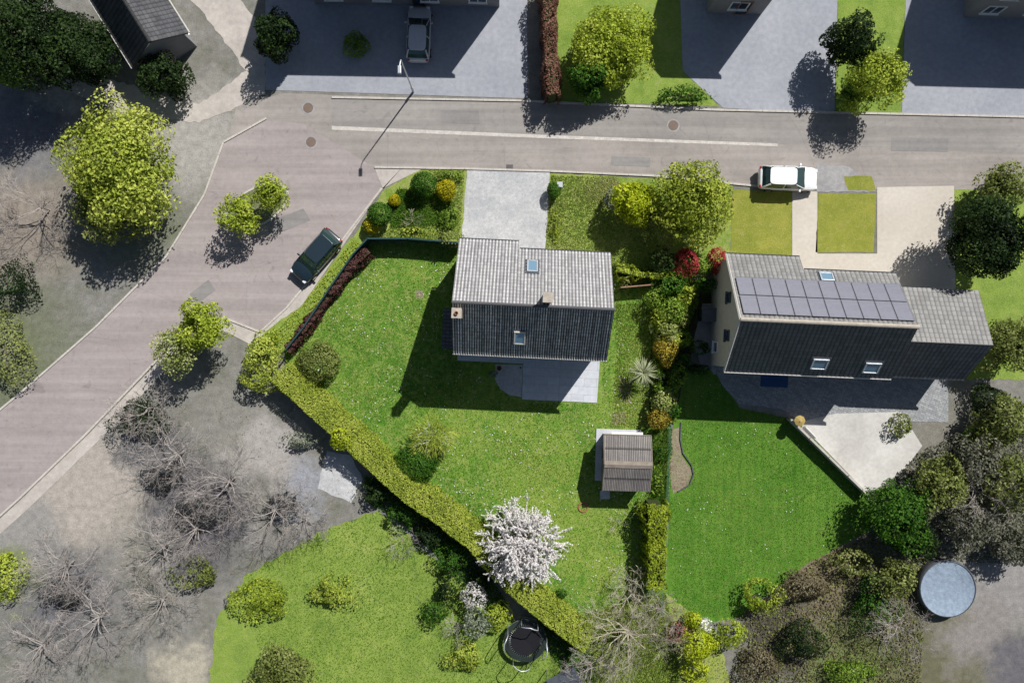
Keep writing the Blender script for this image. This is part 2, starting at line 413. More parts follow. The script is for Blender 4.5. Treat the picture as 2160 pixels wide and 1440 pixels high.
def asphalt(name, a, b, rot=.03):
    t = NT(name); c = t.ramp(t.noise(.22, 6, .6), ((.3, a), (.7, b)))
    c = t.mix(1.0, c, t.mrange(t.noise(2.5, 5, .7), .3, .7, .9, 1.08), 'MULTIPLY')
    c = t.mix(1.0, c, t.mrange(t.noise(70, 2), .3, .7, .86, 1.12), 'MULTIPLY')
    cr = t.new('ShaderNodeTexVoronoi', feature='DISTANCE_TO_EDGE'); cr.inputs['Scale'].default_value = .16
    w = t.new('ShaderNodeVectorMath', operation='ADD'); nz = t.new('ShaderNodeTexNoise'); nz.inputs['Scale'].default_value = .8
    t.link(t.co, w.inputs[0]); t.link(nz.outputs['Color'], w.inputs[1]); t.link(w.outputs[0], cr.inputs['Vector'])
    c = t.mix(1.0, c, t.mrange(cr.outputs[0], 0.0, .004, .86, 1.0), 'MULTIPLY')
    st = t.noise(.9, 3, .5, dist=2.0); c = t.mix(1.0, c, t.mrange(st, .62, .72, 1.0, .84), 'MULTIPLY')
    mp = t.new('ShaderNodeMapping'); mp.inputs['Scale'].default_value = (.06, 1.6, 1); mp.inputs['Rotation'].default_value = (0, 0, rot); t.link(t.co, mp.inputs[0]); c = t.mix(1.0, c, t.mrange(t.noise(1.0, 3, co=mp.outputs[0]), .35, .65, .88, 1.08), 'MULTIPLY')
    t.bump(t.noise(60, 3), .01, .4)
    return t.out(c, .9)
M['road'] = asphalt('faded_asphalt', (.265, .24, .222), (.345, .315, .29))
M['road_side'] = asphalt('side_asphalt', (.30, .262, .255), (.35, .31, .30), -.9)
M['road_patch'] = asphalt('greyer_asphalt', (.25, .235, .22), (.31, .29, .27))
M['road_repair'] = asphalt('road_repair_asphalt', (.215, .205, .20), (.27, .26, .25))
M['paving'] = mottled('pale_paving', ((.3, (.36, .33, .30)), (.7, (.50, .46, .42))), .5, ((3, .1), (30, .12)), (30, .01, .4))
M['paving_grey'] = mottled('grey_paving', ((.3, (.24, .235, .24)), (.7, (.36, .35, .35))), .4, ((3, .15), (30, .15)), (30, .01, .4))
M['forecourt'] = mottled('blue_grey_tarmac', ((.3, (.27, .285, .32)), (.7, (.34, .35, .385))), .3, ((3, .1), (50, .15)), (60, .01, .4))
M['gravel'] = mottled('pale_gravel', ((.3, (.36, .37, .39)), (.5, (.45, .455, .46)), (.7, (.54, .54, .54))), .45, ((4, .12), (22, .22), (80, .3)), (60, .03, .8), detail=8)
M['cream'] = mottled('cream_concrete', ((.3, (.47, .43, .37)), (.7, (.55, .51, .45))), .3, ((4, .06), (50, .06)), (60, .005, .3))
M['patio_pale'] = mottled('pale_grey_concrete', ((.3, (.40, .385, .36)), (.7, (.58, .57, .54))), .35, ((4, .08), (40, .08)), (60, .005, .3))
M['kerb'] = mottled('kerb_stone', ((.3, (.42, .39, .35)), (.7, (.52, .49, .45))), 1.5, ((8, .1),), (40, .01, .4))
M['line'] = mottled('worn_line', ((.3, (.42, .39, .36)), (.7, (.58, .55, .51))), 2.0, ((9, .15), (40, .15)), None)
M['soil'] = mottled('bare_soil', ((.3, (.03, .03, .015)), (.5, (.055, .06, .025)), (.7, (.12, .10, .065))), 1.2, ((8, .35), (40, .3)), (30, .06, .9))
M['soil_pale'] = mottled('pale_soil', ((.3, (.20, .16, .11)), (.5, (.27, .23, .16)), (.7, (.17, .19, .08))), 1.0, ((8, .3), (40, .3)), (30, .05, .9))
def slabs(name, a, b, sx, sy, rz=0.0, joint=(.16, .16, .16)):
    t = NT(name); mp = t.new('ShaderNodeMapping'); mp.inputs['Rotation'].default_value = (0, 0, rz); t.link(t.co, mp.inputs[0])
    br = t.new('ShaderNodeTexBrick'); br.inputs['Scale'].default_value = 1.0
    br.inputs['Brick Width'].default_value = sx; br.inputs['Row Height'].default_value = sy
    br.inputs['Mortar Size'].default_value = .012; br.inputs['Color1'].default_value = (*a, 1)
    br.inputs['Color2'].default_value = (*b, 1); br.inputs['Mortar'].default_value = (*joint, 1); br.offset = .5; br.squash = 1.6; br.squash_frequency = 2
    t.link(mp.outputs[0], br.inputs['Vector'])
    c = t.mix(1.0, br.outputs[0], t.mrange(t.noise(3, 5), .3, .7, .9, 1.08), 'MULTIPLY')
    c = t.mix(1.0, c, t.mrange(t.noise(40, 3), .3, .7, .93, 1.06), 'MULTIPLY')
    t.bump(br.outputs['Fac'], -.01, .5)
    return t.out(c, .8)
M['patio'] = slabs('pale_patio_slabs', (.47, .49, .53), (.54, .56, .60), .9, .6, math.radians(3), (.36, .37, .39))
M['cobble'] = slabs('grey_cobbles', (.24, .25, .26), (.36, .37, .38), .22, .14, .4)
M['bark'] = mottled('bark', ((.3, (.08, .06, .045)), (.7, (.16, .13, .10))), 6, ((30, .3),), (20, .02, .6))
M['pale_bark'] = mottled('pale_bark', ((.3, (.27, .24, .18)), (.7, (.46, .42, .33))), 3, ((20, .2),), None)
M['white_bark'] = mottled('white_bark', ((.3, (.55, .54, .50)), (.7, (.75, .73, .68))), 3, ((20, .15),), None)
M['grey_bark'] = mottled('grey_bark', ((.3, (.26, .23, .21)), (.7, (.42, .38, .35))), 3, ((20, .2),), None)
M['hedge_core'] = flat('hedge_wood', (.045, .06, .018), .95)
L = leafmat
M['lf_gold'] = L('gold_leaves', (.20, .20, .008), (.44, .40, .012), (.64, .56, .03))
M['lf_green'] = L('deep_green_leaves', (.02, .065, .008), (.05, .14, .013), (.10, .22, .025))
M['lf_mid'] = L('mid_green_leaves', (.07, .14, .015), (.17, .28, .03), (.29, .41, .06))
M['lf_spring'] = L('spring_leaves', (.16, .22, .02), (.33, .42, .035), (.50, .56, .09))
M['lf_tree'] = L('tree_leaves', (.11, .16, .015), (.27, .34, .03), (.47, .52, .08))
M['lf_olive'] = L('olive_leaves', (.09, .12, .025), (.19, .23, .055), (.32, .35, .12))
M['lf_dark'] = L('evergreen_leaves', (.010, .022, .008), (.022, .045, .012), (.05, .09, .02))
M['lf_hedge'] = L('hedge_leaves', (.17, .24, .03), (.36, .43, .055), (.56, .60, .13))
M['lf_hedge2'] = L('cypress_leaves', (.11, .16, .01), (.26, .34, .02), (.44, .50, .05))
M['lf_red'] = L('red_leaves', (.16, .014, .018), (.36, .035, .042), (.52, .09, .09))
M['lf_burg'] = L('burgundy_leaves', (.055, .022, .022), (.12, .05, .048), (.22, .11, .10))
M['lf_orange'] = L('amber_leaves', (.14, .13, .015), (.34, .27, .03), (.56, .43, .08))
M['lf_pale'] = L('pale_leaves', (.24, .27, .14), (.42, .46, .27), (.62, .64, .44))
M['lf_lime'] = L('lime_leaves', (.22, .28, .01), (.38, .46, .015), (.55, .60, .04))
M['lf_brown'] = L('dry_leaves', (.14, .10, .06), (.26, .20, .12), (.38, .32, .20))
M['lf_greyo'] = L('greyish_leaves', (.09, .10, .065), (.17, .175, .12), (.26, .26, .19))
M['lf_dull'] = L('dull_brown_leaves', (.10, .085, .045), (.18, .15, .085), (.26, .23, .14))
M['lf_maroon'] = L('maroon_leaves', (.10, .03, .035), (.22, .06, .065), (.34, .14, .13))
M['lf_rust'] = L('beech_leaves', (.10, .045, .03), (.22, .11, .075), (.34, .20, .14))
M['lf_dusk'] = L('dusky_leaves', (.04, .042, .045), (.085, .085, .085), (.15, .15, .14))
M['lf_cream'] = L('variegated_leaves', (.14, .19, .04), (.30, .36, .10), (.56, .56, .26))
M['lf_grey'] = L('grey_green_leaves', (.12, .15, .11), (.24, .28, .20), (.42, .44, .34))
M['blossom'] = L('white_blossom', (.66, .62, .61), (.84, .81, .80), (.94, .93, .92), .3)
M['blossom_pale'] = L('pale_blossom', (.40, .38, .36), (.58, .56, .53), (.75, .72, .70), .3)
M['blade'] = L('grass_blades', (.05, .15, .012), (.14, .27, .03), (.34, .40, .10), .4)
M['blade_pale'] = L('long_grass_blades', (.12, .21, .02), (.26, .36, .06), (.46, .50, .16), .4)
M['blade_straw'] = L('straw_blades', (.20, .24, .05), (.38, .37, .15), (.58, .52, .32), .4)
M['grey_render'] = flat('grey_render', (.22, .22, .23), .9, mottle=.1, scale=2)
M['render'] = flat('cream_render', (.52, .48, .42), .9, mottle=.08, scale=2)
M['white'] = flat('white_paint', (.78, .78, .76), .5, mottle=.05)
M['brick'] = slabs('red_brick_wall', (.22, .10, .07), (.30, .14, .09), .22, .075, 0, (.35, .32, .28))
M['fascia'] = flat('dark_fascia', (.05, .055, .06), .5)
M['gutter'] = flat('pale_gutter', (.52, .50, .46), .5)
M['cap'] = mottled('chimney_stone', ((.3, (.34, .30, .25)), (.7, (.48, .43, .36))), 3, ((20, .15),), (30, .01, .5))
M['pot'] = flat('clay_pot', (.30, .13, .07), .8)
M['glass'] = flat('window_glass', (.035, .055, .085), .08, mottle=.02, spec=.9)
M['glass_blue'] = flat('skylight_glass', (.13, .24, .34), .06, mottle=.02, spec=1.0)  # sky reflection put into the blue base colour
M['alu'] = flat('grey_aluminium', (.50, .53, .56), .35, .3)
M['alu_dark'] = flat('dark_flashing', (.09, .10, .115), .45, .2)
M['green_fence'] = flat('dark_green_fence', (.02, .055, .06), .55, mottle=.2)
M['wire'] = flat('green_wire', (.10, .22, .17), .5)
M['wood'] = mottled('weathered_wood', ((.3, (.18, .15, .12)), (.7, (.30, .26, .22))), 2, ((30, .2),), (30, .01, .5))
M['wood_brown'] = mottled('brown_wood', ((.3, (.20, .11, .075)), (.7, (.33, .20, .14))), 2, ((30, .2),), (30, .01, .5))
M['black'] = flat('black_mat', (.012, .012, .015), .6)
M['black_net'] = flat('dark_padding', (.02, .03, .028), .7)
M['rust'] = flat('rusty_iron', (.17, .125, .10), .8)
M['steel'] = flat('galvanised_steel', (.55, .57, .60), .4, .5)
M['rubber'] = flat('tyre_rubber', (.015, .015, .016), .85)
M['rim'] = flat('wheel_rim', (.45, .46, .48), .3, .8)
M['lamp_glass'] = flat('headlight_glass', (.7, .72, .75), .1, spec=.8)
M['tail'] = flat('tail_light_glass', (.35, .01, .01), .2, spec=.8)
M['concrete'] = mottled('shed_concrete', ((.3, (.42, .44, .47)), (.7, (.54, .56, .60))), 1.5, ((15, .12),), (30, .01, .4))
def tilemat(name, base, rib, gap, stain=.2, ribw=.16, lich=(.3, .3, .3), lichamt=.25):
    t = NT(name); uvn = t.new('ShaderNodeUVMap'); sx = t.new('ShaderNodeSeparateXYZ'); t.link(uvn.outputs[0], sx.inputs[0])
    u, v = sx.outputs[0], sx.outputs[1]
    fu = t.math('FRACT', u); fv = t.math('FRACT', v)
    cu = t.math('FLOOR', u); cv = t.math('FLOOR', v)
    cb = t.new('ShaderNodeCombineXYZ'); t.link(cu, cb.inputs[0]); t.link(cv, cb.inputs[1])
    wn_ = t.new('ShaderNodeTexWhiteNoise', noise_dimensions='2D'); t.link(cb.outputs[0], wn_.inputs[0])
    c = t.mix(1.0, base, t.mrange(wn_.outputs[0], 0, 1, 1 - stain, 1 + stain), 'MULTIPLY')
    big = t.noise(.7, 6, .7)
    c = t.mix(t.mrange(big, .45, .65, 0, lichamt), c, lich)
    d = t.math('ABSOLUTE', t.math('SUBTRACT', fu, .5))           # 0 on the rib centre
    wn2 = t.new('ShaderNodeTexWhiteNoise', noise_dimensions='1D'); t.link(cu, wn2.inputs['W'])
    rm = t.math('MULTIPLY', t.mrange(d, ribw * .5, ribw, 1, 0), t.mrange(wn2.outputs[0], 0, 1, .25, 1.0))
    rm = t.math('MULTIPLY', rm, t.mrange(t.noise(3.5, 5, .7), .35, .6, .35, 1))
    c = t.mix(rm, c, rib)  # pale rib stripe: sunlight caught on the ribs, painted into the colour
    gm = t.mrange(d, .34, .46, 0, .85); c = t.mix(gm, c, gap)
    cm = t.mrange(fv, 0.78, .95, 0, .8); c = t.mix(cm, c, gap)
    c = t.mix(1.0, c, t.mrange(t.noise(35, 3), .3, .7, .85, 1.15), 'MULTIPLY')
    return t.out(c, .85)
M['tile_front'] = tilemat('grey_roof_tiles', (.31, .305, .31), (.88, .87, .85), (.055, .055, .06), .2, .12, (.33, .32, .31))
M['tile_rear_shaded'] = tilemat('shaded_roof_tiles', (.16, .165, .18), (1.0, .98, .95), (.018, .02, .024), .5, .26, (.20, .20, .19), .3)  # darker copy of the front tiles; rear slope shade put into the colour
M['tile_far_shaded'] = tilemat('shaded_slate_tiles', (.13, .132, .14), (.19, .19, .19), (.05, .05, .055), .25, .2, (.20, .20, .19), .3)  # darker slate copy for rear slopes, their shade painted into the base
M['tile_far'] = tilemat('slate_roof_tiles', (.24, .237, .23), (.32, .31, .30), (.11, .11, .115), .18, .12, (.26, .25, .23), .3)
M['tile_dark'] = tilemat('dark_slate_tiles', (.07, .072, .08), (.10, .10, .11), (.03, .03, .03), .2)
M['tile_shed'] = tilemat('brown_ribbed_sheet', (.145, .135, .13), (.36, .34, .32), (.025, .024, .023), .15, .22, (.28, .25, .22), .4)

# ---------------------------------------------------------------- the ground and what lies flat on it
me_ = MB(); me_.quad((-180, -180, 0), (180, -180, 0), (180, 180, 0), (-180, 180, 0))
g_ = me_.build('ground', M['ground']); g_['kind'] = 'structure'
# road across the top and the side street running down to the left
sheet('road', [(500, 222), (600, 197), (1100, 215), (1500, 234), (3000, 262), (3000, 398), (1760, 400), (1600, 392), (1380, 372), (1100, 358), (790, 353), (560, 345), (480, 300)], .012, M['road'])
sheet('side_street', [(640, 262), (800, 360), (806, 398), (712, 520), (604, 652), (548, 700), (480, 672), (420, 668), (380, 705), (300, 790), (180, 915), (40, 1050), (-160, 1230), (-360, 1080), (-120, 960), (40, 830), (200, 690), (350, 540), (430, 410), (470, 300), (560, 250)], .016, M['road_side'])
sheet('road_lane', [(700, 208), (1500, 238), (2300, 256), (2300, 330), (1650, 304), (1150, 286), (700, 266)], .0165, M['road_patch'])
sheet('road_line', [(700, 266), (1150, 285), (1640, 303), (1640, 309), (1150, 292), (700, 274)], .021, M['line'])
sheet('side_pavement', [(640, 640), (806, 398), (900, 352), (850, 352), (790, 353), (808, 399), (604, 652), (550, 702), (482, 676), (422, 672), (384, 708), (304, 794), (184, 919), (44, 1054), (-156, 1234), (-140, 1252), (60, 1072), (205, 932), (325, 806), (400, 725), (430, 695), (478, 700), (545, 735), (572, 745)], .020, M['paving'])
def kerb(pix, w=.14, h=.09):
    pts = [G(*p) for p in pix]; mb = MB()
    for a, b in zip(pts[:-1], pts[1:]):
        Ls = (b - a).length; n = max(1, int(Ls / .9)); d = (b - a).normalized(); r = math.atan2(d.y, d.x)
        for k in range(n):
            c = a.lerp(b, (k + .5) / n); mb.box((c.x, c.y, h / 2), (Ls / n - .015, w * random.uniform(.95, 1.05), h), r)
    o = mb.build('kerb', M['kerb']); o['kind'] = 'structure'
kerb([(790, 353), (980, 356), (1160, 361), (1380, 371), (1600, 393)])
kerb([(806, 397), (712, 520), (604, 650), (549, 700), (481, 673), (421, 669), (381, 706), (301, 791), (181, 916), (41, 1051), (-159, 1231)])
kerb([(562, 250), (472, 300), (432, 410), (352, 540), (202, 690), (42, 830), (-118, 960)])
isl = [(543 + 72 * math.cos(a) * .86 + 38 * math.sin(a) * .5, 436 - 72 * math.cos(a) * .5 + 38 * math.sin(a) * .86) for a in np.linspace(0, 6.2832, 21)]
kerb(isl)
sheet('island', isl[:-1], .06, M['lawn_dull'])
kerb([(700, 206), (1100, 213), (1500, 232), (2200, 248)])
# west side of the side street
sheet('north_west_path', [(-200, 60), (60, 160), (260, 240), (420, 260), (560, 200), (560, 60), (420, -100), (330, -100), (520, 150), (420, 220), (200, 160), (-200, 0)], .019, M['paving'], .1)
sheet('stone_bed', [(690, 950), (740, 960), (765, 1010), (740, 1060), (670, 1030)], .018, M['gravel'], .06)
sheet('south_lawn', [(800, 1075), (850, 1120), (940, 1200), (1060, 1290), (1190, 1400), (1240, 1600), (400, 1700), (460, 1300), (520, 1210), (680, 1120)], .013, M['lawn_light'], .15)
# our garden
sheet('garden_lawn', [(776, 512), (960, 512), (1300, 560), (1430, 575), (1424, 780), (1416, 900), (1408, 1060), (1405, 1300), (1420, 1500), (1300, 1500), (1225, 1370), (1000, 1160), (860, 1050), (720, 930), (610, 790), (600, 740)], .012, M['lawn'], .06)
sheet('front_lawn', [(905, 358), (986, 359), (975, 512), (770, 508), (745, 500), (806, 405), (880, 358)], .012, M['lawn_meadow'], .06)
sheet('front_bed', [(840, 400), (905, 405), (960, 430), (950, 470), (880, 475), (825, 478), (810, 440)], .016, M['soil'], .08)
sheet('front_verge', [(740, 500), (775, 505), (606, 735), (560, 770), (520, 760), (560, 700), (640, 640)], .022, M['lawn_light'], .06)
sheet('front_lawn', [(1160, 366), (1300, 372), (1545, 388), (1540, 545), (1440, 590), (1290, 580), (1150, 540)], .012, M['lawn_meadow'], .06)
sheet('driveway', [(985, 358), (1160, 362), (1152, 500), (1146, 560), (970, 560)], .020, M['gravel'], .05)
sheet('patio', [(1104, 745), (1266, 750), (1259, 849), (1101, 842)], .055, M['patio'])
sheet('patio_strip', [(965, 735), (1110, 740), (1106, 767), (965, 760)], .050, M['patio'])
sheet('gravel_bay', [(1045, 768), (1103, 769), (1100, 837), (1075, 833), (1055, 820), (1044, 800)], .03, M['gravel'])
sheet('bare_patch', [(1290, 870), (1320, 868), (1322, 892), (1292, 894)], .016, M['soil_pale'], .08, .15)
sheet('bare_patch', [(876, 612), (892, 613), (893, 628), (878, 629)], .016, M['soil_pale'], .05, .15)
sheet('palm_bed', [(1305, 790), (1330, 800), (1332, 850), (1310, 850)], .016, M['soil_pale'], .06, .15)
sheet('bed_strip', [(1375, 590), (1500, 590), (1500, 640), (1440, 800), (1425, 890), (1370, 890)], .016, M['soil'], .08)
sheet('side_bed', [(1376, 905), (1418, 905), (1410, 1060), (1365, 1062)], .016, M['lawn_light'], .08)
sheet('lower_bed', [(1240, 1290), (1405, 1250), (1510, 1330), (1560, 1500), (1240, 1500)], .017, M['lawn_meadow'], .1)
# neighbour to the east
sheet('neighbour_lawn', [(1428, 770), (1500, 770), (1560, 860), (1680, 885), (1830, 1045), (1850, 1110), (1700, 1190), (1560, 1300), (1420, 1330), (1404, 1290), (1411, 1060), (1420, 900)], .013, M['lawn_mown'], .05)
sheet('neighbour_path', [(1482, 640), (1515, 640), (1510, 790), (1478, 770), (1462, 720)], .021, M['paving_grey'])
sheet('neighbour_terrace', [(1502, 770), (2000, 780), (2000, 890), (1680, 884), (1650, 862), (1560, 852), (1525, 815)], .022, M['cobble'])
sheet('neighbour_bed', [(1418, 905), (1435, 900), (1437, 960), (1461, 995), (1450, 1025), (1420, 1040), (1412, 1000)], .019, M['soil_pale'], .03, .15)
sheet('neighbour_patio', [(1684, 890), (1760, 872), (1900, 868), (1945, 940), (1900, 1000), (1830, 1040)], .027, M['patio_pale'])
sheet('neighbour_front_lawn', [(1545, 400), (1670, 404), (1670, 540), (1540, 540)], .014, M['lawn_dry'], .03)
sheet('neighbour_path', [(1671, 404), (1724, 404), (1724, 600), (1671, 600)], .018, M['cream'])
sheet('neighbour_front_lawn', [(1726, 408), (1848, 408), (1843, 532), (1720, 532)], .018, M['lawn_dry'], .03)
sheet('verge', [(1722, 345), (1790, 352), (1850, 405), (1722, 405)], .020, M['paving_grey'], .06)
sheet('verge', [(1780, 372), (1838, 372), (1846, 402), (1790, 402)], .024, M['lawn_dry'], .06)
sheet('neighbour_drive', [(1850, 395), (2012, 392), (2016, 640), (1720, 640), (1720, 535), (1850, 535)], .022, M['cream'])
sheet('east_verge', [(2012, 392), (2600, 392), (2600, 800), (2016, 800)], .011, M['lawn_light'], .1)
# forecourts across the road
sheet('forecourt', [(560, -140), (1112, -140), (1112, 208), (560, 190)], .018, M['forecourt'])
sheet('north_lawn', [(1150, -140), (1430, -140), (1440, 150), (1520, 226), (1150, 212)], .013, M['lawn_light'], .05)
sheet('forecourt', [(1430, -140), (1770, -140), (1760, 240), (1525, 228), (1440, 150)], .018, M['forecourt'])
sheet('north_lawn', [(1770, -140), (1915, -140), (1900, 244), (1762, 240)], .013, M['lawn_light'], .05)
sheet('forecourt', [(1915, -140), (2500, -140), (2500, 250), (1902, 245)], .018, M['forecourt'])

# grass blades, daisies
def inpoly(x, y, poly):
    r = np.zeros(len(x), bool); n = len(poly)
    for i in range(n):
        x1, y1 = poly[i]; x2, y2 = poly[(i + 1) % n]
        c = ((y1 > y) != (y2 > y)) & (x < (x2 - x1) * (y - y1) / (y2 - y1 + 1e-12) + x1); r ^= c
    return r
def scatter(pix, n, holes=()):
    poly = [tuple(G(*p)[:2]) for p in pix]; a = np.array(poly)
    x = RNG.uniform(a[:, 0].min(), a[:, 0].max(), n); y = RNG.uniform(a[:, 1].min(), a[:, 1].max(), n)
    k = inpoly(x, y, poly)
    for h in holes: k &= ~inpoly(x, y, [tuple(G(*p)[:2]) for p in h])
    return x[k], y[k]
def blades(name, pix, n, hgt, mat, z=.012, holes=(), width=.03, patch=.0):
    x, y = scatter(pix, n, holes)
    if patch:
        f = np.sin(x * .9 + 1.3 * np.sin(y * .7)) + np.sin(y * 1.3 + 1.1 * np.sin(x * .5)) + RNG.normal(size=len(x)) * .6
        k = f > patch; x, y = x[k], y[k]
    m = len(x); t = RNG.uniform(0, 2 * np.pi, m); h = hgt * RNG.uniform(.5, 1.3, m); ln = h * RNG.uniform(.3, 1.3, m)
    a = t + np.pi / 2; w = width * RNG.uniform(.6, 1.4, m)
    base = np.stack([x, y, np.full(m, z)], 1); side = np.stack([np.cos(a) * w, np.sin(a) * w, 0 * w], 1)
    tip = base + np.stack([np.cos(t) * ln, np.sin(t) * ln, h], 1)
    V = np.stack([base - side, base + side, tip], 1).reshape(-1, 3); F = np.arange(3 * m).reshape(m, 3)
    tv = np.clip(.5 + .3 * np.sin(x * .5 + np.sin(y * .6)) * np.sin(y * .43) + RNG.normal(size=m) * .28, 0, 1)
    o = npmesh(name, V, F, mat, tint=np.repeat(tv, 3)); o['kind'] = 'stuff'; return o
def daisies(name, pix, n, size=.035, z=.07, holes=(), patch=-.2):
    x, y = scatter(pix, n, holes); f = np.sin(x * 1.1 + 2 * np.sin(y * .6)) + np.sin(y * 1.5 + np.sin(x)); k = f > patch + RNG.normal(size=len(x)) * .6; x, y = x[k], y[k]; m = len(x)
    P = np.stack([x, y, np.full(m, z)], 1); V, F, T = leafquads(P, np.tile([0, 0, 1.], (m, 1)) + RNG.normal(size=(m, 3)) * .3, size, RNG.uniform(0, 1, m), 1.0)
    o = npmesh(name, V, F, M['blossom'], tint=T); o['kind'] = 'stuff'; return o
house_hole = [(965, 520), (1270, 545), (1270, 850), (1100, 850), (960, 760)]
lawn_px = [(776, 512), (960, 512), (1300, 560), (1385, 575), (1375, 780), (1375, 900), (1365, 1060), (1360, 1240), (1240, 1370), (1000, 1160), (860, 1050), (720, 930), (610, 790), (600, 740)]
nb_px = [(1440, 780), (1500, 780), (1560, 860), (1680, 885), (1830, 1045), (1850, 1110), (1700, 1190), (1560, 1300), (1420, 1300), (1411, 1060), (1440, 1030), (1462, 995), (1437, 950)]
blades('lawn_blades', lawn_px, 90000, .07, M['blade'], holes=[house_hole])
blades('lawn_tufts', lawn_px, 60000, .10, M['blade_pale'], holes=[house_hole], width=.035, patch=1.0)
daisies('daisies', lawn_px, 3200, size=.04, holes=[house_hole])
blades('neighbour_blades', nb_px, 50000, .05, M['blade'], z=.013)
daisies('daisies', nb_px, 700, patch=.3)
blades('front_grass_blades', [(905, 358), (980, 359), (970, 505), (775, 503), (850, 470), (950, 470), (950, 430)], 12000, .11, M['blade_pale'], width=.035)
blades('straw_grass_blades', [(1162, 370), (1300, 374), (1330, 420), (1290, 575), (1152, 520)], 12000, .09, M['blade_straw'], width=.04, patch=.6)
blades('front_grass_blades', [(1162, 370), (1300, 374), (1380, 480), (1400, 575), (1290, 575), (1152, 520)], 22000, .08, M['blade_pale'], width=.035)
blades('front_bed_grass', [(840, 400), (905, 405), (960, 430), (950, 470), (880, 475), (825, 478)], 9000, .22, M['blade'], z=.016, width=.04)
blades('palm_side_grass', [(1300, 640), (1370, 640), (1370, 900), (1290, 900), (1300, 760)], 7000, .09, M['blade_pale'], width=.035)
blades('south_lawn_blades', [(800, 1075), (940, 1200), (1190, 1400), (1200, 1460), (560, 1460), (520, 1210), (680, 1120)], 36000, .08, M['blade'], z=.013)
blades('lower_bed_grass', [(1240, 1290), (1405, 1250), (1440, 1460), (1200, 1460)], 20000, .18, M['blade_pale'], z=.017)
blades('climber_grass', [(1378, 905), (1416, 905), (1408, 1060), (1368, 1060)], 8000, .2, M['blade'], z=.016)

def cover(name, pix, n, mat, size=.08, hgt=.25, z=.02):
    """low ground cover nobody could count"""
    x, y = scatter(pix, n); m = len(x); h = hgt * np.clip(.5 + .5 * np.sin(x * 2.3 + np.sin(y * 2.1)) * np.sin(y * 1.9), 0, 1) * RNG.uniform(.3, 1, m)
    N = RNG.normal(size=(m, 3)) * .6; N[:, 2] += 1
    V, F, T = leafquads(np.stack([x, y, z + h], 1), N, size, np.clip(RNG.normal(size=m) * .25 + .45, 0, 1))
    o = npmesh(name, V, F, mat, tint=T); o['kind'] = 'stuff'; return o
cover('ground_ivy', [(765, 1000), (800, 1010), (1000, 1165), (1070, 1270), (1060, 1310), (960, 1210), (860, 1110), (780, 1060)], 26000, M['lf_green'], hgt=.4)
cover('ground_ivy', [(1130, 1300), (1250, 1380), (1260, 1440), (1190, 1420), (1150, 1350)], 6000, M['lf_green'], hgt=.3)
cover('bed_plants', [(1378, 592), (1480, 592), (1470, 640), (1440, 720), (1425, 890), (1372, 890)], 16000, M['lf_mid'], hgt=.5)
cover('leaf_litter', [(1240, 1300), (1405, 1270), (1500, 1340), (1560, 1460), (1180, 1460)], 7000, M['lf_brown'], .05, .05)
cover('leaf_litter', [(470, 840), (760, 1020), (760, 1090), (450, 1240), (300, 1460), (-40, 1460), (-40, 1360)], 3500, M['lf_brown'], .04, .05)
cover('bed_plants', [(1560, 1300), (1720, 1180), (1860, 1110), (1960, 1180), (1940, 1440), (1540, 1440)], 9000, M['lf_dull'], .08, .15)
cover('bed_plants', [(1560, 1300), (1720, 1180), (1860, 1110), (1960, 1180), (1940, 1440), (1540, 1440)], 6000, M['lf_olive'], .08, .22)
cover('bed_plants', [(1830, 1060), (1940, 950), (2180, 850), (2180, 1190), (1960, 1180)], 12000, M['lf_greyo'], .1, .25)
cover('edge_plants', [(640, 640), (745, 505), (765, 515), (606, 735), (560, 770), (540, 740)], 9000, M['lf_spring'], .06, .2, .03)

for k, pix in enumerate(([(930, 232), (1010, 234), (1012, 262), (931, 260)], [(1290, 330), (1372, 333), (1371, 352), (1289, 349)], [(560, 470), (640, 440), (655, 465), (573, 498)], [(1880, 290), (2000, 292), (2000, 320), (1880, 318)], [(400, 620), (440, 590), (455, 612), (414, 642)])):
    sheet('road_repair', pix, .0245, M['road_repair'], .01)
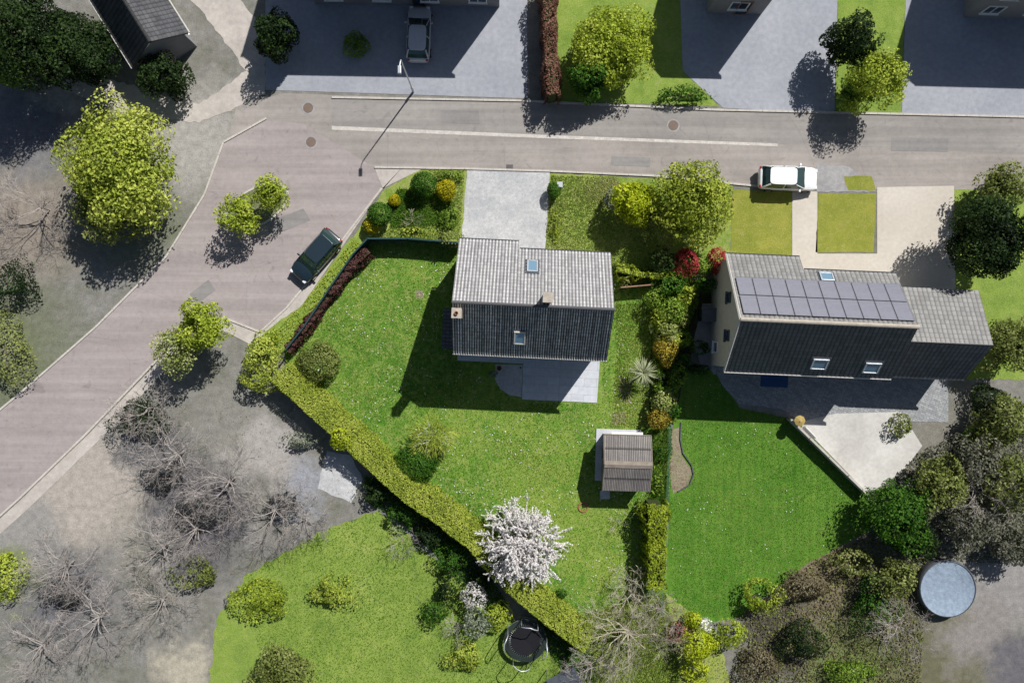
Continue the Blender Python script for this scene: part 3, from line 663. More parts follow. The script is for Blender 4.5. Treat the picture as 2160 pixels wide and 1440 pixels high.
# ---------------------------------------------------------------- houses
def slope(name, E0, E1, R0, R1, ncol, ncourse, mat, parent, amp=.03, step=.022, thick=.12, us=6):
    """tiled roof plane between the eave E0-E1 and the ridge R0-R1 (local coordinates, eave left to right seen from above the eave)"""
    E0, E1, R0, R1 = (np.array(p, float) for p in (E0, E1, R0, R1))
    u = np.linspace(0, ncol, ncol * us + 1)
    v = np.concatenate([[k, k + .93] for k in range(ncourse)] + [[ncourse]])
    nrm = np.cross(E1 - E0, R0 - E0); nrm /= np.linalg.norm(nrm)
    if nrm[2] < 0: nrm = -nrm
    U, Vv = np.meshgrid(u, v); s = (U / ncol)[..., None]; t = (Vv / ncourse)[..., None]
    P = (E0 * (1 - s) + E1 * s) * (1 - t) + (R0 * (1 - s) + R1 * s) * t
    fu = U - np.floor(U); fv = Vv - np.floor(Vv); fv[-1] = 0.0
    H = amp * np.maximum(0, np.cos((fu - .5) * 2 * np.pi)) ** 1.5 + step * (1 - fv)
    H = H + RNG.normal(size=H.shape) * .0015
    P = P + H[..., None] * nrm
    nv, nu = U.shape; V = P.reshape(-1, 3); uv = np.stack([U.ravel(), Vv.ravel()], 1)
    i = np.arange(nv - 1)[:, None] * nu + np.arange(nu - 1)[None]; i = i.ravel()
    F = np.stack([i, i + 1, i + 1 + nu, i + nu], 1)
    if np.cross(E1 - E0, R0 - E0)[2] < 0: F = F[:, ::-1]
    # slab underneath
    q = [E0, E1, R1, R0]; k = len(V)
    top = [p + nrm * .004 for p in q]; bot = [p - nrm * thick for p in q]
    V = np.concatenate([V, np.array(top + bot)]); uv = np.concatenate([uv, np.full((8, 2), .5)])
    S = [[k + 4, k + 5, k + 6, k + 7]] + [[k + a, k + (a + 1) % 4, k + 4 + (a + 1) % 4, k + 4 + a] for a in range(4)]
    F = np.concatenate([F, np.array(S)])
    return npmesh(name, V, F, mat, parent, uv=uv)
def wallbody(mb, x0, x1, prof):
    k = len(mb.v); n = len(prof)
    mb.v += [(x0, y, z) for y, z in prof] + [(x1, y, z) for y, z in prof]
    mb.f.append(tuple(k + i for i in range(n))); mb.mi.append(0)
    mb.f.append(tuple(k + n + i for i in reversed(range(n)))); mb.mi.append(0)
    for i in range(n):
        j = (i + 1) % n; mb.f.append((k + i, k + n + i, k + n + j, k + j)); mb.mi.append(0)
def window(parent, c, w, h, face, frame='white', name='window', glass='glass', bars=1, door=False):
    """face: 'n','s','e','w' outward direction in local axes"""
    rz = {'s': 0, 'e': math.pi / 2, 'n': math.pi, 'w': -math.pi / 2}[face]
    Mx = Matrix.Translation(c) @ Matrix.Rotation(rz, 4, 'Z')
    mb = MB(); t = .07
    for cx, cz, sx, sz in ((-w / 2 + t / 2, 0, t, h), (w / 2 - t / 2, 0, t, h), (0, h / 2 - t / 2, w - 2 * t, t), (0, -h / 2 + t / 2, w - 2 * t, t)):
        mb.box((cx, -.03, cz), (sx, .08, sz), M=Mx)
    for k in range(bars):
        mb.box((-w / 2 + w * (k + 1) / (bars + 1), -.028, 0), (.05, .06, h - 2 * t), M=Mx)
    mb.box((0, -.07, -h / 2 - .03), (w + .12, .16, .05), M=Mx)
    f = mb.build(name, M[frame], parent)
    g = MB(); g.box((0, -.012, 0), (w - 2 * t, .02, h - 2 * t), M=Mx); g.build('pane', M[glass], f)
    return f
def skylight(parent, x, y, z, ang, w=.78, h=.98, glass='glass_blue', frame='alu'):
    Mx = Matrix.Translation((x, y, z)) @ Matrix.Rotation(ang, 4, 'X')
    mb = MB(); t = .09
    for cx, cy, sx, sy in ((-w / 2, 0, t, h + t), (w / 2, 0, t, h + t), (0, h / 2, w - t, t), (0, -h / 2, w - t, t)):
        mb.box((cx, cy, .07), (sx, sy, .15), M=Mx)
    f = mb.build('skylight', M[frame], parent, bevel=.012)
    fl = MB(); fl.box((0, 0, .035), (w + .34, h + .36, .03), M=Mx); fl.build('flashing', M['alu_dark'], f)
    g = MB(); g.box((0, 0, .10), (w - t - .004, h - t - .004, .02), M=Mx); g.build('pane', M[glass], f)
    return f
def chimney(parent, x, y, z0, z1, w, d, pots=1, cap='cap', wall='cap', hole=False):
    mb = MB(); mb.box((x, y, (z0 + z1) / 2), (w, d, z1 - z0)); c = mb.build('chimney', M[wall], parent, bevel=.01)
    c2 = MB()
    if hole:
        for cx, cy, sx, sy in ((-w / 2 + .07, 0, .22, d + .1), (w / 2 - .07, 0, .22, d + .1), (0, d / 2 - .07, w - .35, .22), (0, -d / 2 + .07, w - .35, .22)):
            c2.box((x + cx, y + cy, z1 + .07), (sx, sy, .14))
    else: c2.box((x, y, z1 + .06), (w + .12, d + .12, .12))
    c2.build('cap', M[cap], c, bevel=.015)
    for k in range(pots):
        p = MB(); px = x + (k - (pots - 1) / 2) * .32
        p.lathe(((.12, 0), (.10, .22), (.13, .25), (.09, .25), (.08, .05)), 14, (px, y, z1 + (.02 if hole else .12))); p.build('pot', M['pot'], c, smooth=True)
    return c
def gutter(parent, a, b, mat='gutter'):
    mb = MB(); mb.tube([a, b], .055, 6); mb.build('gutter', M[mat], parent)
def ridgecap(parent, x0, x1, z, mat, r=.11):
    mb = MB(); n = max(1, int((x1 - x0) / .4))
    for k in range(n):
        a = x0 + (x1 - x0) * k / n; b = x0 + (x1 - x0) * (k + 1) / n
        mb.tube([(a + .004, 0, z), (b + .02, 0, z + .012)], [r, r * 1.06], 8)
    mb.build('ridge', M[mat], parent, smooth=False)

# --- our house
HO = G(1118.5, 655); rz1 = math.radians(-2.7)
h1 = thing('house', HO, 'detached house with pale ribbed roof tiles and a stepped front eave', 'house', rz1)
X0, X1, XS = -5.12, 5.12, -1.08; RH = 8.0; yf, ye, yr = 3.9, 4.45, -3.25
sf = 3.4 / 3.9; zf = RH - yf * sf; ze = RH - ye * sf; sr = (RH - 5.15) / 3.25; zr = RH + yr * sr
o_ = .12
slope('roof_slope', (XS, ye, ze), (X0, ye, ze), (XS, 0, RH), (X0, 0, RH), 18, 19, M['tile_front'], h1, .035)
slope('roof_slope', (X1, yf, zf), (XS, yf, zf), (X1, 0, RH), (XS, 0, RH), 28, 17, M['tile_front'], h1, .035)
slope('roof_slope', (X0, yr, zr), (X1, yr, zr), (X0, 0, RH), (X1, 0, RH), 64, 15, M['tile_rear_shaded'], h1, .05, us=6)
ridgecap(h1, X0, X1, RH - .01, 'tile_front', .10)
mb = MB(); oh = .10
wallbody(mb, X0 + oh, X1 - .2, [(yr + .3, 0), (yf - .3, 0), (yf - .3, zf + .3 * sf - .17), (0, RH - .19), (yr + .3, zr + .3 * sr - .17)])
wallbody(mb, X0 + oh + .004, XS - .2, [(yf - .31, 0), (ye - .3, 0), (ye - .3, ze + .3 * sf - .17), (yf - .31, zf + .31 * sf - .17)])
mb.build('wall', M['render'], h1)
gutter(h1, (X0, yr - .06, zr - .06), (X1, yr - .06, zr - .06), 'gutter')
gutter(h1, (X0, ye + .06, ze - .06), (XS, ye + .06, ze - .06), 'fascia')
gutter(h1, (XS + .07, yf + .06, zf - .06), (X1, yf + .06, zf - .06), 'fascia')
af, ar = -math.atan(sf), math.atan(sr)
def onroof(xp, yp, org, rz, side, RH, s):
    """local x, y, z of the roof point that the photograph shows at xp, yp"""
    z = RH - 1
    for _ in range(12):
        w = W(xp, yp, z) - org; c, s_ = math.cos(-rz), math.sin(-rz)
        lx, ly = w.x * c - w.y * s_, w.x * s_ + w.y * c
        z = RH - abs(ly) * s
    return lx, ly, z
p = onroof(1123, 563, HO, rz1, 1, RH, sf); skylight(h1, p[0], p[1], p[2], af, .62, .98, frame='alu')
p = onroof(1096, 711, HO, rz1, -1, RH, sr); skylight(h1, p[0], p[1], p[2], ar, .66, .98, frame='gutter')
chimney(h1, .86, .50, 6.6, 9.05, .52, .52, 0, cap='cap')
chimney(h1, -4.72, -.72, 6.2, 8.9, .54, .54, 1, cap='cap', hole=True)
for xx, ww in ((-3.2, 1.6), (3.4, 1.2)): window(h1, (xx, yr + .3, 1.4), ww, 1.1, 's')
window(h1, (.6, yr + .3, 1.10), 2.4, 2.1, 's', name='patio_door', bars=2)
window(h1, (-3.4, ye - .3, 1.5), 1.8, 1.2, 'n'); window(h1, (2.6, yf - .3, 1.5), 2.0, 1.2, 'n'); window(h1, (.3, yf - .3, 1.05), .95, 2.05, 'n', 'wood_brown', 'door', bars=0)
for yy, zz in ((1.4, 4.9), (-1.2, 4.9)): window(h1, (X1 - .2, yy, zz), .7, .9, 'e', bars=0)
window(h1, (X0 + oh, 1.2, 4.8), .8, 1.0, 'w', bars=0)
# side lean-to with dark tiles
mb = MB(); lx0, lx1 = -6.12, X0 + oh; mb.quad((lx0 + .1, -3.0, 0), (lx1, -3.0, 0), (lx1, -.25, 0), (lx0 + .1, -.25, 0))
mb = MB(); mb.prism([(lx0 + .12, -2.92), (lx1 - .003, -2.92), (lx1 - .003, -.3), (lx0 + .12, -.3)], 0, 2.1); mb.build('side_extension', M['render'], h1)
slope('lean_to_roof', (lx0, -3.05, 2.28), (lx0, -.2, 2.28), (lx1 - .01, -3.05, 2.55), (lx1 - .01, -.2, 2.55), 11, 4, M['tile_dark'], h1, .01, us=4)
# --- the neighbour's house
NO = G(1658.5, 686.5); rz2 = math.radians(-2.5)
h2 = thing('house', NO, 'cream house with two rows of solar panels on its roof', 'house', rz2)
X0, X1, XS = -5.6, 5.6, -.60; yf, ye, yr = 3.62, 4.55, -3.4
sf2 = 3.3 / 3.62; zf = RH - yf * sf2; ze = RH - ye * sf2; sr2 = 3.35 / 3.4; zr = RH + yr * sr2
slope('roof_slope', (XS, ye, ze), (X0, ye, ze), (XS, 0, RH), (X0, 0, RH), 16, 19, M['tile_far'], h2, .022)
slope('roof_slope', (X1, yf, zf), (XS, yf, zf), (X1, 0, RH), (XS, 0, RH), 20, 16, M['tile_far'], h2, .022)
slope('roof_slope', (X0, yr, zr), (X1, yr, zr), (X0, 0, RH), (X1, 0, RH), 38, 15, M['tile_far_shaded'], h2, .02)
ridgecap(h2, X0, X1, RH - .01, 'cap', .13)
mb = MB(); oh = .15
wallbody(mb, X0 + oh, X1 - .2, [(yr + .3, 0), (yf - .3, 0), (yf - .3, zf + .3 * sf2 - .17), (0, RH - .19), (yr + .3, zr + .3 * sr2 - .17)])
wallbody(mb, X0 + oh + .004, XS - .2, [(yf - .31, 0), (ye - .3, 0), (ye - .3, ze + .3 * sf2 - .17), (yf - .31, zf + .31 * sf2 - .17)])
mb.build('wall', M['render'], h2)
mb = MB()
for (y0, z0, y1, z1) in ((yr, zr, 0, RH), (ye, ze, 0, RH)):
    a = Vector((X0 - .02, y0, z0 + .03)); b = Vector((X0 - .02, y1, z1 + .03)); mb.tube([a, b], .075, 4)
mb.build('verge', M['gutter'], h2)
gutter(h2, (X0, yr - .06, zr - .05), (X1, yr - .06, zr - .05), 'gutter')
gutter(h2, (X0, ye + .06, ze - .06), (XS, ye + .06, ze - .06), 'fascia'); gutter(h2, (XS + .07, yf + .06, zf - .06), (X1, yf + .06, zf - .06), 'fascia')
af2, ar2 = -math.atan(sf2), math.atan(sr2)
for yy in (1.55, -1.0): window(h2, (X0 + oh, yy, 4.6), .75, .95, 'w', 'alu_dark', bars=0)
window(h2, (X0 + oh, -1.8, 1.6), .8, 1.1, 'w', bars=0)
pm = MB()
panel = None; M['panel_alu'] = flat('panel_frame_grey', (.16, .165, .19), .5)
solar = NT('solar_cells'); br = solar.new('ShaderNodeTexBrick'); br.offset = 0; br.inputs['Scale'].default_value = 1
br.inputs['Brick Width'].default_value = .17; br.inputs['Row Height'].default_value = .17; br.inputs['Mortar Size'].default_value = .006
br.inputs['Color1'].default_value = (.185, .187, .225, 1); br.inputs['Color2'].default_value = (.205, .208, .25, 1); br.inputs['Mortar'].default_value = (.215, .22, .255, 1)
solar.link(solar.co, br.inputs['Vector']); solar.b.inputs['Specular IOR Level'].default_value = .9
M['solar'] = solar.out(br.outputs[0], .32)
for r in range(2):
    for k in range(10):
        s0 = .42 + r * 1.70; L_ = 1.62                       # distance down the slope
        sm = s0 + L_ / 2; y = sm * math.cos(-af2); z = RH - sm * math.sin(-af2)
        x = -5.18 + 1.085 * (k + .5) - .2
        if panel is None:
            mb = MB(); mb.box((0, 0, 0), (.99, 1.58, .03)); panel = mb.build('solar_panel', M['solar'], h2)
            fr = MB()
            for cx, cy, sx, sy in ((-.505, 0, .03, 1.64), (.505, 0, .03, 1.64), (0, .805, .98, .03), (0, -.805, .98, .03)): fr.box((cx, cy, .002), (sx, sy, .045))
            fr.build('panel_frame', M['panel_alu'], panel); q = panel
        else: q = dup(panel, h2)
        q.location = (x, y + .12 * math.sin(-af2), z + .12 * math.cos(-af2)); q.rotation_euler = (af2, 0, 0)
p = onroof(1743, 585, NO, rz2, 1, RH, sf2); skylight(h2, p[0], p[1], p[2], af2, .8, .7)
for q in ((1728, 766), (1838, 774)):
    p = onroof(*q, NO, rz2, -1, RH, sr2); skylight(h2, p[0], p[1], p[2], ar2, .95, .85)
for xx, ww in ((-2.2, 1.5), (2.5, 2.4)): window(h2, (xx, yr + .3, 1.4), ww, 1.2, 's')
window(h2, (-3.3, ye - .3, 1.5), 1.8, 1.2, 'n'); window(h2, (2.4, yf - .3, 1.5), 1.6, 1.2, 'n'); window(h2, (.4, yf - .3, 1.05), .95, 2.05, 'n', 'wood_brown', 'door', bars=0)
mb = MB(); mb.box((-1.5, yr - .35, 2.45), (1.9, 1.3, .06)); M['blue_canvas'] = flat('blue_canvas', (.02, .06, .16), .7)
mb.build('awning', M['blue_canvas'], h2)
# lower garage wing at its east end
slope('garage_roof', (12.2, 2.9, 2.9), (5.62, 2.9, 2.9), (11.9, -.9, 5.4), (5.62, -.9, 5.4), 20, 12, M['tile_far'], h2, .02, us=4)
slope('garage_roof', (5.62, -3.35, 3.0), (11.4, -3.35, 3.0), (5.62, -.9, 5.4), (11.9, -.9, 5.4), 20, 9, M['tile_far_shaded'], h2, .02, us=4)
mb = MB(); wallbody(mb, 5.42, 11.2, [(-3.1, 0), (2.6, 0), (2.6, 2.9), (-.9, 5.2), (-3.1, 3.05)]); mb.build('garage_wall', M['render'], h2)
window(h2, (8.6, 2.6, 1.1), 2.6, 2.1, 'n', 'white', 'garage_door', 'white', bars=0)

def simple_house(px, py, rz, w, d, he, hr, label, tile='tile_far', wall='grey_render', chim=((.2, 0),), wins=2, cat='house'):
    g = G(px, py); r = thing('house', g, label, cat, math.radians(rz))
    x = w / 2; y = d / 2; s = (hr - he) / y
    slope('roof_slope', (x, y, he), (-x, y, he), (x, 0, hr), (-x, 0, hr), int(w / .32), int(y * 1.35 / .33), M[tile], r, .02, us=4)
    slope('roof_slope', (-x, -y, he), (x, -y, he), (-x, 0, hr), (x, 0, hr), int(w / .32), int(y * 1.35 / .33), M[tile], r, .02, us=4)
    ridgecap(r, -x, x, hr - .01, tile, .12)
    mb = MB(); wallbody(mb, -x + .2, x - .2, [(-y + .35, 0), (y - .35, 0), (y - .35, he + .35 * s - .17), (0, hr - .19), (-y + .35, he + .35 * s - .17)]); mb.build('wall', M[wall], r)
    for sgn, f in ((-1, 's'), (1, 'n')):
        for k in range(wins):
            xx = -x + w * (k + .5) / wins
            window(r, (xx, sgn * (y - .35), 1.45), 1.3, 1.2, f)
            if he > 4: window(r, (xx, sgn * (y - .35), 3.75), 1.2, 1.0, f)
    window(r, (x * .1 + .2, -(y - .35), 1.06), .95, 2.1, 's', 'wood_brown', 'door', bars=0)
    gutter(r, (-x, -y - .06, he - .05), (x, -y - .06, he - .05)); gutter(r, (-x, y + .06, he - .05), (x, y + .06, he - .05))
    for cx, cy in chim: chimney(r, cx * x, cy, hr - 1.2, hr + .9, .6, .6, 2, wall='brick')
    return r
simple_house(861, -88, -1, 13.8, 7.6, 6.2, 9.4, 'wide house across the road, at the upper edge left of the brown fence', chim=((.6, 0),), wins=4)
simple_house(1550, -62, -1.5, 4.4, 7.0, 5.6, 8.2, 'narrow house across the road, at the upper edge between the two grassed plots', chim=(), wins=1)
simple_house(2165, -60, -1.5, 9.4, 7.6, 6.0, 9.2, 'house across the road in the upper right corner of the view', chim=((0, 0),), wins=3)
simple_house(325, 60, -58, 6.0, 4.6, 2.6, 4.2, 'small slate roofed bungalow standing askew beside dark conifers', tile='tile_dark', chim=(), wins=2)
#simple_house(475, 1040, 42, 8.4, 7.2, 2.8, 4.6, 'grey roofed house behind the long clipped hedge, its ridge running diagonally', tile='tile_far', chim=((.5, .2),), wins=3)
#simple_house(150, 1330, 40, 8.0, 6.6, 2.8, 4.8, 'grey roofed house in the lower left corner beside the pale yard', tile='tile_far', chim=((-.4, 0),), wins=2)

# ---------------------------------------------------------------- garden shed
SO = G(1313, 967); sh = thing('garden_shed', SO, 'small garden shed under a brown ribbed pitched roof, on a concrete base', 'shed', math.radians(-1.6))
w, d, he, hr = 1.62, 1.95, 2.15, 2.95
slope('roof_slope', (w, d, he), (-w, d, he), (w, 0, hr), (-w, 0, hr), 26, 2, M['tile_shed'], sh, .03, .008, .05, us=4)
slope('roof_slope', (-w, -d, he), (w, -d, he), (-w, 0, hr), (w, 0, hr), 28, 2, M['tile_shed'], sh, .03, .008, .05, us=4)
mb = MB(); mb.quad((-w - .03, -.24, hr - .03), (w + .03, -.24, hr - .03), (w + .03, 0, hr + .065), (-w - .03, 0, hr + .065)); mb.quad((-w - .03, 0, hr + .065), (w + .03, 0, hr + .065), (w + .03, .24, hr - .03), (-w - .03, .24, hr - .03)); mb.build('ridge', M['wood'], sh)
mb = MB(); wallbody(mb, -w + .12, w - .12, [(-d + .15, 0), (d - .15, 0), (d - .15, he), (0, hr - .1), (-d + .15, he)]); mb.build('wall', M['wood'], sh)
mb = MB()
for s_ in (-1, 1):
    for e in (-1, 1): mb.tube([(s_ * (w + .03), e * (d + .02), he - .02), (s_ * (w + .03), 0, hr - .01)], .05, 4)
mb.box((0, d + .03, he - .02), (2 * w + .08, .05, .16)); mb.build('bargeboard', M['wood'], sh)
mb = MB(); mb.box((0, d + .14, .055 + 1.98), (2.2, .17, .05)); mb.build('front_fascia', M['white'], sh)
window(sh, (-w + .12, .5, 1.4), .7, .6, 'w', 'wood', bars=0); window(sh, (.3, d - .15, 1.0), .8, 1.9, 'n', 'wood_brown', 'door', 'wood_brown', bars=0)
mb = MB(); mb.box((-.32, .25, .05), (3.3, 3.75, .10)); mb.build('base_slab', M['concrete'], sh, bevel=.02)
t = thing('paving_slab', G(1276, 1043), 'single grey slab lying in the shade below the garden shed', 'slab'); mb = MB(); mb.box((0, 0, .03), (.72, .6, .06)); mb.build('slab', M['concrete'], t, bevel=.01)
mb = MB(); mb.tube([Vector((.33 * math.cos(a), .33 * math.sin(a), .05)) for a in np.linspace(0, 2 * math.pi, 20, endpoint=False)], .06, 6, closed=True)
o = mb.build('stone_ring', M['pot'], None, loc=G(1230, 1069)); tag(o, 'terracotta edging ring sunk in the lawn at the tip of the shed shadow', 'edging')
# ---------------------------------------------------------------- street lamp
lo = G(872, 194); lamp = thing('street_lamp', lo, 'tall slim street lamp casting a long thin shadow across the road', 'street lamp')
mb = MB(); mb.tube([(0, 0, 0), (0, 0, 1.0), (0, 0, 1.02), (0, 0, 6.6)], [.09, .09, .06, .04], 10); mb.build('pole', M['steel'], lamp)
mb = MB(); mb.tube([(0, 0, 6.55), (-.02, -.12, 6.72), (-.05, -.45, 6.80)], .03, 8); mb.build('arm', M['steel'], lamp)
mb = MB(); mb.box((-.07, -.68, 6.8), (.26, .6, .12), taper=.8); hd = mb.build('lamp_head', M['steel'], lamp, bevel=.03)
mb = MB(); mb.box((-.07, -.68, 6.735), (.2, .45, .02)); mb.build('lamp_glass', M['lamp_glass'], hd)
# ---------------------------------------------------------------- cars
def car(px, py, rz, paint, label, L=4.15):
    r = thing('parked_car', G(px, py, .5), label, 'car', rz); k_ = L / 4.15
    st = [(-2.08, .60, .42, .74, .76), (-2.04, .74, .32, .86, .90), (-1.85, .82, .24, .92, .97), (-1.3, .86, .20, .93, .98), (-.5, .87, .19, .92, .97), (.3, .87, .19, .91, .96),
          (.95, .87, .19, .90, 1.00), (1.35, .86, .20, .84, .95), (1.75, .82, .22, .76, .86), (1.98, .74, .28, .66, .73), (2.06, .58, .36, .54, .58)]
    def loft(name, st, fn, mat, parent, sub=2):
        V, F = [], []; m = None
        for s_ in st:
            ring = fn(*s_); m = len(ring); V += ring
        for i in range(len(st) - 1):
            for j in range(m):
                F.append((i * m + j, i * m + (j + 1) % m, (i + 1) * m + (j + 1) % m, (i + 1) * m + j))
        F.append(tuple(range(m))[::-1]); F.append(tuple((len(st) - 1) * m + j for j in range(m)))
        me = bpy.data.meshes.new(name); me.from_pydata(V, [], F); me.materials.append(mat)
        me.polygons.foreach_set('use_smooth', [True] * len(F)); bm = bmesh.new(); bm.from_mesh(me); bmesh.ops.recalc_face_normals(bm, faces=bm.faces[:]); bm.to_mesh(me); bm.free()
        o = bpy.data.objects.new(name, me); C.objects.link(o); o.parent = parent
        s2 = o.modifiers.new('subsurf', 'SUBSURF'); s2.levels = s2.render_levels = sub
        return o
    def sec(x, w, zb, zs, zt):
        h = [(0, zb), (w * .8, zb), (w * .97, zb + .10), (w, (zb + zs) / 2), (w * .985, zs - .05), (w * .90, zs), (w * .5, zt - .012), (0, zt)]
        ring = [(x * k_, y, z) for y, z in h] + [(x * k_, -y, z) for y, z in reversed(h[1:-1])]
        return ring
    loft('body', st, sec, paint, r)
    def cab(x0, x1, z, w): return [(x0, -w, z), (x0 * .5 + x1 * .5, -w * 1.02, z), (x1, -w, z), (x1 + .03, 0, z), (x1, w, z), (x0 * .5 + x1 * .5, w * 1.02, z), (x0, w, z), (x0 - .03, 0, z)]
    V = [tuple((a * k_, b, c)) for a, b, c in cab(-1.88, 1.08, .93, .78) + cab(-1.70, .74, 1.18, .71) + cab(-1.45, .34, 1.43, .60)]
    F = [(i * 8 + j, i * 8 + (j + 1) % 8, (i + 1) * 8 + (j + 1) % 8, (i + 1) * 8 + j) for i in range(2) for j in range(8)] + [tuple(16 + j for j in range(8))]
    mb = MB(); mb.v = V; mb.f = F; mb.mi = [0] * len(F); mb.build('window_glass', M['glass_car'], r, smooth=False)
    mb = MB(); n = 28; rp = []
    for i in range(n):
        t = 2 * math.pi * i / n; c, s_ = math.cos(t), math.sin(t)
        rp.append(((-.56 + .94 * math.copysign(abs(c) ** .35, c)) * k_, .625 * math.copysign(abs(s_) ** .3, s_)))
    mb.prism(rp, 1.415, 1.465); ro = mb.build('roof', paint, r, bevel=.03)
    for s_ in (-1, 1):
        for pts, w_ in ((((1.08, .775, .94), (.74, .715, 1.19), (.33, .61, 1.43)), .035), (((-1.88, .775, .94), (-1.70, .715, 1.19), (-1.44, .61, 1.43)), .055), (((-.42, .80, .94), (-.42, .73, 1.18), (-.42, .61, 1.43)), .035)):
            mb = MB(); mb.tube([(q[0] * k_, s_ * q[1], q[2]) for q in pts], w_, 6); mb.build('pillar', paint, r)
    for sx in (-1.27, 1.30):
        for s_ in (-1, 1):
            mb = MB(); c = (sx * k_, s_ * .80, .31)
            mb.tube([(c[0], c[1] - .10, .31), (c[0], c[1] + .10, .31)], .31, 22); wv = mb.build('wheel', M['rubber'], r, bevel=.02)
            mb = MB(); mb.tube([(c[0], c[1] + s_ * .095, .31), (c[0], c[1] + s_ * .112, .31)], .2, 14); mb.build('rim', M['rim'], wv)
    for s_ in (-1, 1):
        mb = MB(); mb.box((1.93 * k_, s_ * .60, .66), (.22, .26, .12)); mb.build('headlight', M['lamp_glass'], r, bevel=.04)
        mb = MB(); mb.box((-2.0 * k_, s_ * .66, .80), (.12, .2, .18)); mb.build('tail_light', M['tail'], r, bevel=.03)
        mb = MB(); mb.box((.72 * k_, s_ * .93, .98), (.14, .2, .13)); mb.build('wing_mirror', paint, r, bevel=.03)
    return r
def paintmat(name, col):
    t = NT(name); t.b.inputs['Coat Weight'].default_value = .8; t.b.inputs['Coat Roughness'].default_value = .08; t.b.inputs['Specular IOR Level'].default_value = .5
    return t.out(t.mix(1.0, col, t.mrange(t.noise(3, 3), .3, .7, .96, 1.04), 'MULTIPLY'), .35)
M['glass_car'] = flat('car_glass', (.02, .045, .045), .05, mottle=.02, spec=.9)
M['paint_white'] = paintmat('white_car_paint', (.78, .79, .80)); M['paint_dark'] = paintmat('dark_car_paint', (.012, .025, .035)); M['paint_silver'] = paintmat('silver_car_paint', (.45, .46, .48))
car(1661, 377, math.radians(-2), M['paint_white'], 'white hatchback parked along the front kerb beside the dry lawn', 4.25)
car(668, 540, math.atan2(-105, -93), M['paint_dark'], 'dark blue green hatchback parked on the side street by the fence', 4.2)
car(884, 74, math.radians(88), M['paint_silver'], 'silver car on the shaded forecourt across the road', 4.0)
# ---------------------------------------------------------------- fences, walls, small things
def fence(path, hgt, label, panel_mat, post_mat, at=None, thick=.05, cap=True, gap=2.0, post_r=.04, mesh=False):
    at = hgt if at is None else at
    pts = [G(p[0], p[1], at) for p in path]; o0 = pts[0].copy(); r = thing('fence', o0, label, 'fence')
    n_p = 0
    for i in range(len(pts) - 1):
        a, b = pts[i] - o0, pts[i + 1] - o0; L_ = (b - a).length; d = (b - a) / L_; n = max(1, round(L_ / gap)); rz = math.atan2(d.y, d.x)
        for k in range(n):
            p0 = a.lerp(b, k / n); p1 = a.lerp(b, (k + 1) / n); c = (p0 + p1) / 2; ln = L_ / n
            mb = MB()
            if mesh:
                for q in range(9): mb.tube([p0 + Vector((0, 0, .05 + q * (hgt - .1) / 8)), p1 + Vector((0, 0, .05 + q * (hgt - .1) / 8))], .006, 3)
                for q in range(int(ln / .15)): x = p0.lerp(p1, (q + .5) / int(ln / .15)); mb.tube([x, x + Vector((0, 0, hgt - .03))], .006, 3)
            else:
                sag = .03 * math.sin(k * 2.1)
                mb.box((c.x, c.y, hgt / 2 + sag), (ln - .03, thick, hgt), rz); mb.box((c.x, c.y, hgt + .02 + sag), (ln - .02, thick + .03, .04), rz)
            mb.build('panel', panel_mat, r)
            mb = MB(); mb.tube([(p0.x, p0.y, 0), (p0.x, p0.y, hgt + .08)], post_r, 8); mb.build('post', post_mat, r)
        n_p += n
    e = pts[-1] - o0; mb = MB(); mb.tube([(e.x, e.y, 0), (e.x, e.y, hgt + .08)], post_r, 8); mb.build('post', post_mat, r)
    return r
fence([(602, 738), (640, 690), (700, 600), (745, 535), (775, 503), (860, 503), (972, 512)], 1.55, 'dark green screened fence round the corner of the garden, behind the burgundy hedge', M['green_fence'], M['green_fence'], thick=.07)
fence([(1428, 700), (1422, 780), (1416, 900), (1410, 1060), (1405, 1180), (1398, 1300)], 1.0, 'thin green wire fence along the boundary between the two back lawns', M['wire'], M['wire'], mesh=True, post_r=.03)
#fence([(1122, 10), (1133, 205)], 2.2, 'brown board fence standing across the road between forecourt and green bush', M['wood_brown'], M['wood_brown'], thick=.12)
fence([(1668, 884), (1830, 1042)], .9, 'low pale fence running diagonally beside the pale patio', M['paving'], M['wood'], thick=.12)
fence([(1310, 606), (1378, 600)], 1.2, 'short brown wooden fence under the thin climber beside the house', M['wood_brown'], M['wood_brown'])
# gate pillar
t = thing('gate_pillar', G(1181, 389, 1.1), 'stubby grey stone pillar beside the small clipped ball at the driveway edge', 'pillar')
mb = MB(); mb.box((0, 0, .5), (.30, .30, 1.0)); mb.build('shaft', M['cap'], t, bevel=.01); mb = MB(); mb.box((0, 0, 1.04), (.4, .4, .08)); mb.build('cap', M['concrete'], t, bevel=.02)
# edging of the neighbour's bed
pts = [G(*p) for p in ((1436, 890), (1434, 925), (1440, 955), (1458, 980), (1462, 1000), (1454, 1022), (1430, 1036))]
mb = MB(); mb.tube([p + Vector((0, 0, .07)) for p in pts], .05, 6); o = mb.build('edging', M['alu_dark']); tag(o, 'dark curved edging strip round the pale bed by the wire fence', 'edging')
# pots on the gravel bay
def pot(px, py, r_, lab, mat='pot'):
    t = thing('flower_pot', G(px, py), lab, 'flower pot'); mb = MB(); mb.lathe(((r_ * .7, 0), (r_, .32), (r_ * 1.1, .34), (r_ * .9, .34), (r_ * .6, .12)), 18); mb.build('pot', M[mat], t, smooth=True)
    mb = MB(); mb.lathe(((0, .28), (r_ * .88, .28)), 18); mb.build('earth', M['soil'], t)
pot(1053, 776, .17, 'red brown clay pot standing at the corner of the gravel bay')
pot(1098, 775, .08, 'tiny pale pot at the house end of the gravel bay', 'concrete')
